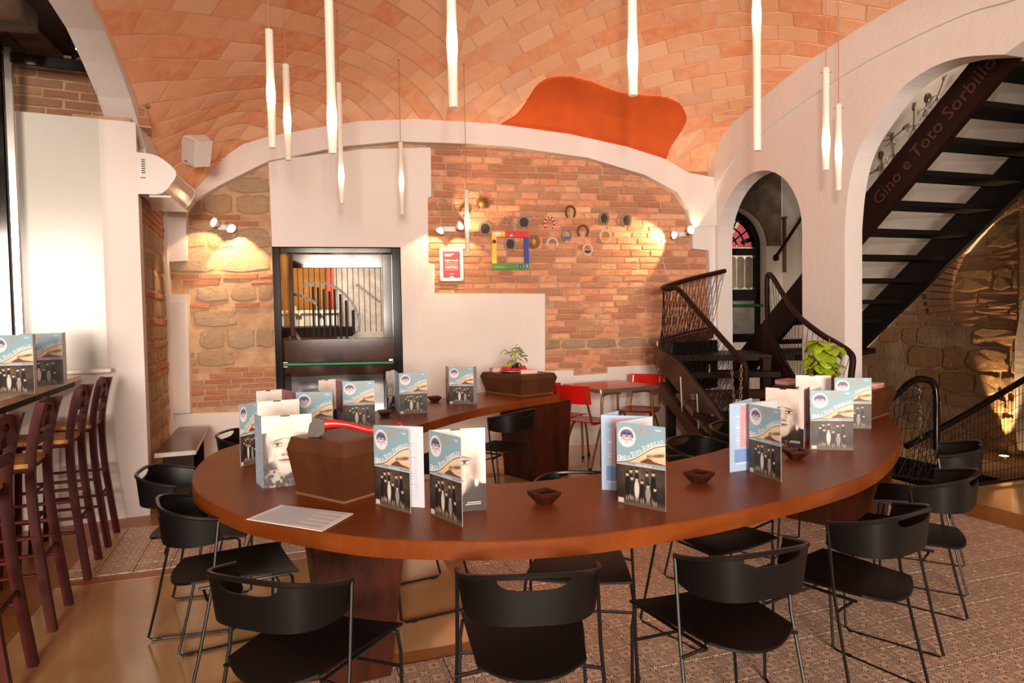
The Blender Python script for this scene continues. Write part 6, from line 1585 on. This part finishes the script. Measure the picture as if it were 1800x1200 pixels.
def shoe(px, py, w, h, kind, label, rot=0., gap=38, m=None, bw=.012, accent=None):
    w, h = w*1.15, h*1.13; u, z = BW.pix(px, py, .03); e = empty('horseshoe', BW.mat(u, z, .026) @ Matrix.Rotation(rot, 4, 'Y'), label, 'horseshoe', 'horseshoes on the brick wall')
    P = shoe_pts(w, h, gap if kind != 'ring' else 0.01); n = len(P); vs = []; fs = []
    for i, (x, zz_) in enumerate(P):
        t = Vector((P[min(i+1, n-1)][0]-P[max(i-1, 0)][0], P[min(i+1, n-1)][1]-P[max(i-1, 0)][1])).normalized(); nn = Vector((-t.y, t.x))*bw*(.75 if i in (0, n-1) else 1)
        for s_ in (1, -1): vs += [(x+nn.x*s_, -.005, zz_+nn.y*s_), (x+nn.x*s_, .007, zz_+nn.y*s_)]
    for i in range(n-1):
        a = i*4; b_ = a+4; fs += [(a, a+2, b_+2, b_), (a+1, b_+1, b_+3, a+3), (a, b_, b_+1, a+1), (a+2, a+3, b_+3, b_+2)]
    fs += [(0, 1, 3, 2), ((n-1)*4, (n-1)*4+2, (n-1)*4+3, (n-1)*4+1)]
    MB().add(vs, fs).build('shoe', m, e)
    if kind == 'pad':
        q = [(x*.86, zz_*.88) for x, zz_ in shoe_pts(w, h, 25)]+[(0, -h*.55)]
        MB().prism(q, -.004, .006).build('hoof_pad', m_pad, e); MB().lathe([(0, .0), (.012, .0), (.010, .012), (0, .014)], 10, Matrix.Translation((0, -.004, h*.1)) @ Matrix.Rotation(math.pi/2, 4, 'X')).build('stud', m_iron, e)
    if kind == 'disc': MB().lathe([(0, .012), (w*.5, .010), (w*.9, .004), (w*.9, -.004), (0, -.004)], 24, Matrix.Diagonal((1, 1, h/w, 1)) @ Matrix.Rotation(math.pi/2, 4, 'X')).build('disc', m, e)
    if kind == 'stripe':
        for i in range(1, n-2, 3):
            x0, z0 = P[i]; x1, z1 = P[i+1]; c = ((x0+x1)/2, (z0+z1)/2); an_ = math.atan2(z1-z0, x1-x0)
            MB().box(-.006, .006, -.0065, .006, -bw*1.03, bw*1.03, Matrix.Translation((c[0], 0, c[1])) @ Matrix.Rotation(-an_, 4, 'Y')).build('white_band', m_white, e)
    if accent is not None: MB().prism(arc(0, -h*.25, w*.8, h*.55, 10, 180, 360), -.008, -.004).build('accent', accent, e)
    else:
        mb = MB()
        for i in range(2, n-2, 4): x, zz_ = P[i]; mb.box(x-.003, x+.003, -.0075, -.004, zz_-.003, zz_+.003)
        if kind in ('open', 'ring'): mb.build('nail_heads', m_ink, e)
shoe(777, 358, .047, .058, 'open', 'faint grey horseshoe leftmost on the brick wall', rot=-.5, gap=45, m=m_steelh)
shoe(817, 371, .040, .050, 'open', 'horseshoe partly behind the lowest pendant tube', rot=.9, m=m_iron)
shoe(850, 357, .058, .058, 'disc', 'round brass disc, top left of the horseshoe group', m=m_hbrass)
shoe(853, 402, .055, .062, 'pad', 'horseshoe with dark pad touching the left of the coloured frame', m=m_steelh, gap=30)
shoe(889, 393, .050, .062, 'open', 'tilted grey horseshoe above the left half of the coloured frame', rot=.35, gap=55, m=m_steelh)
shoe(921, 391, .055, .060, 'pad', 'horseshoe with dark pad above the right corner of the coloured frame', m=m_steelh, gap=30)
shoe(1003, 373, .047, .062, 'open', 'rusty brown horseshoe, highest of the wall group', m=m_iron)
shoe(966, 393, .050, .060, 'stripe', 'red and white banded horseshoe right of the coloured frame', m=m_hred, gap=42)
shoe(1062, 384, .046, .062, 'pad', 'oval horseshoe with dark pad, left of the two at far right', m=m_steelh, gap=20)
shoe(1101, 388, .046, .062, 'pad', 'oval horseshoe with dark pad farthest right on the wall', m=m_steelh, gap=20)
shoe(996, 413, .046, .058, 'open', 'closed grey horseshoe with a blue insert', m=m_steelh, gap=20, accent=m_hblue)
shoe(1025, 407, .052, .062, 'open', 'brown open horseshoe right of the one with the blue insert', m=m_iron, gap=42)
shoe(1064, 415, .054, .058, 'ring', 'pale round shoe with an orange insert', m=m_paler, accent=mat('orange_enamel', S(220, 130, 40), .4))
shoe(1033, 438, .045, .050, 'ring', 'pale pierced round plate, lowest of the group', m=m_paler, accent=m_pad)
shoe(897, 429, .052, .060, 'pad', 'horseshoe with dark pad seen inside the coloured frame', m=m_steelh, gap=30)
shoe(939, 425, .040, .050, 'ring', 'thick brass ring touching the right side of the coloured frame', m=m_hbrass, bw=.022)
shoe(971, 428, .050, .056, 'open', 'pale thin horseshoe below the red and white one', m=m_paler, rot=.2, gap=60)
# small dark putlog holes in the stone wall
# recessed bar ceiling lamps
for i, (px, py) in enumerate([(27, 23), (160, 86)]):
    r_ = ray(px, py); p = EYE+r_*((3.40-CH)/r_.z); p.x -= .08
    e = empty('ceiling_spot', Matrix.Translation(p), ['small lit ceiling lamp in the timber ceiling at the top left corner', 'round black ceiling lamp beside the plaster arch over the bar'][i], 'lamp')
    MB().lathe([(.07, 0), (.07, .05), (0, .05)], 18).build('housing', m_blackflat, e); MB().lathe([(0, -.004), (.025, -.004), (.03, .01)], 14).build('bulb', m_lens, e)
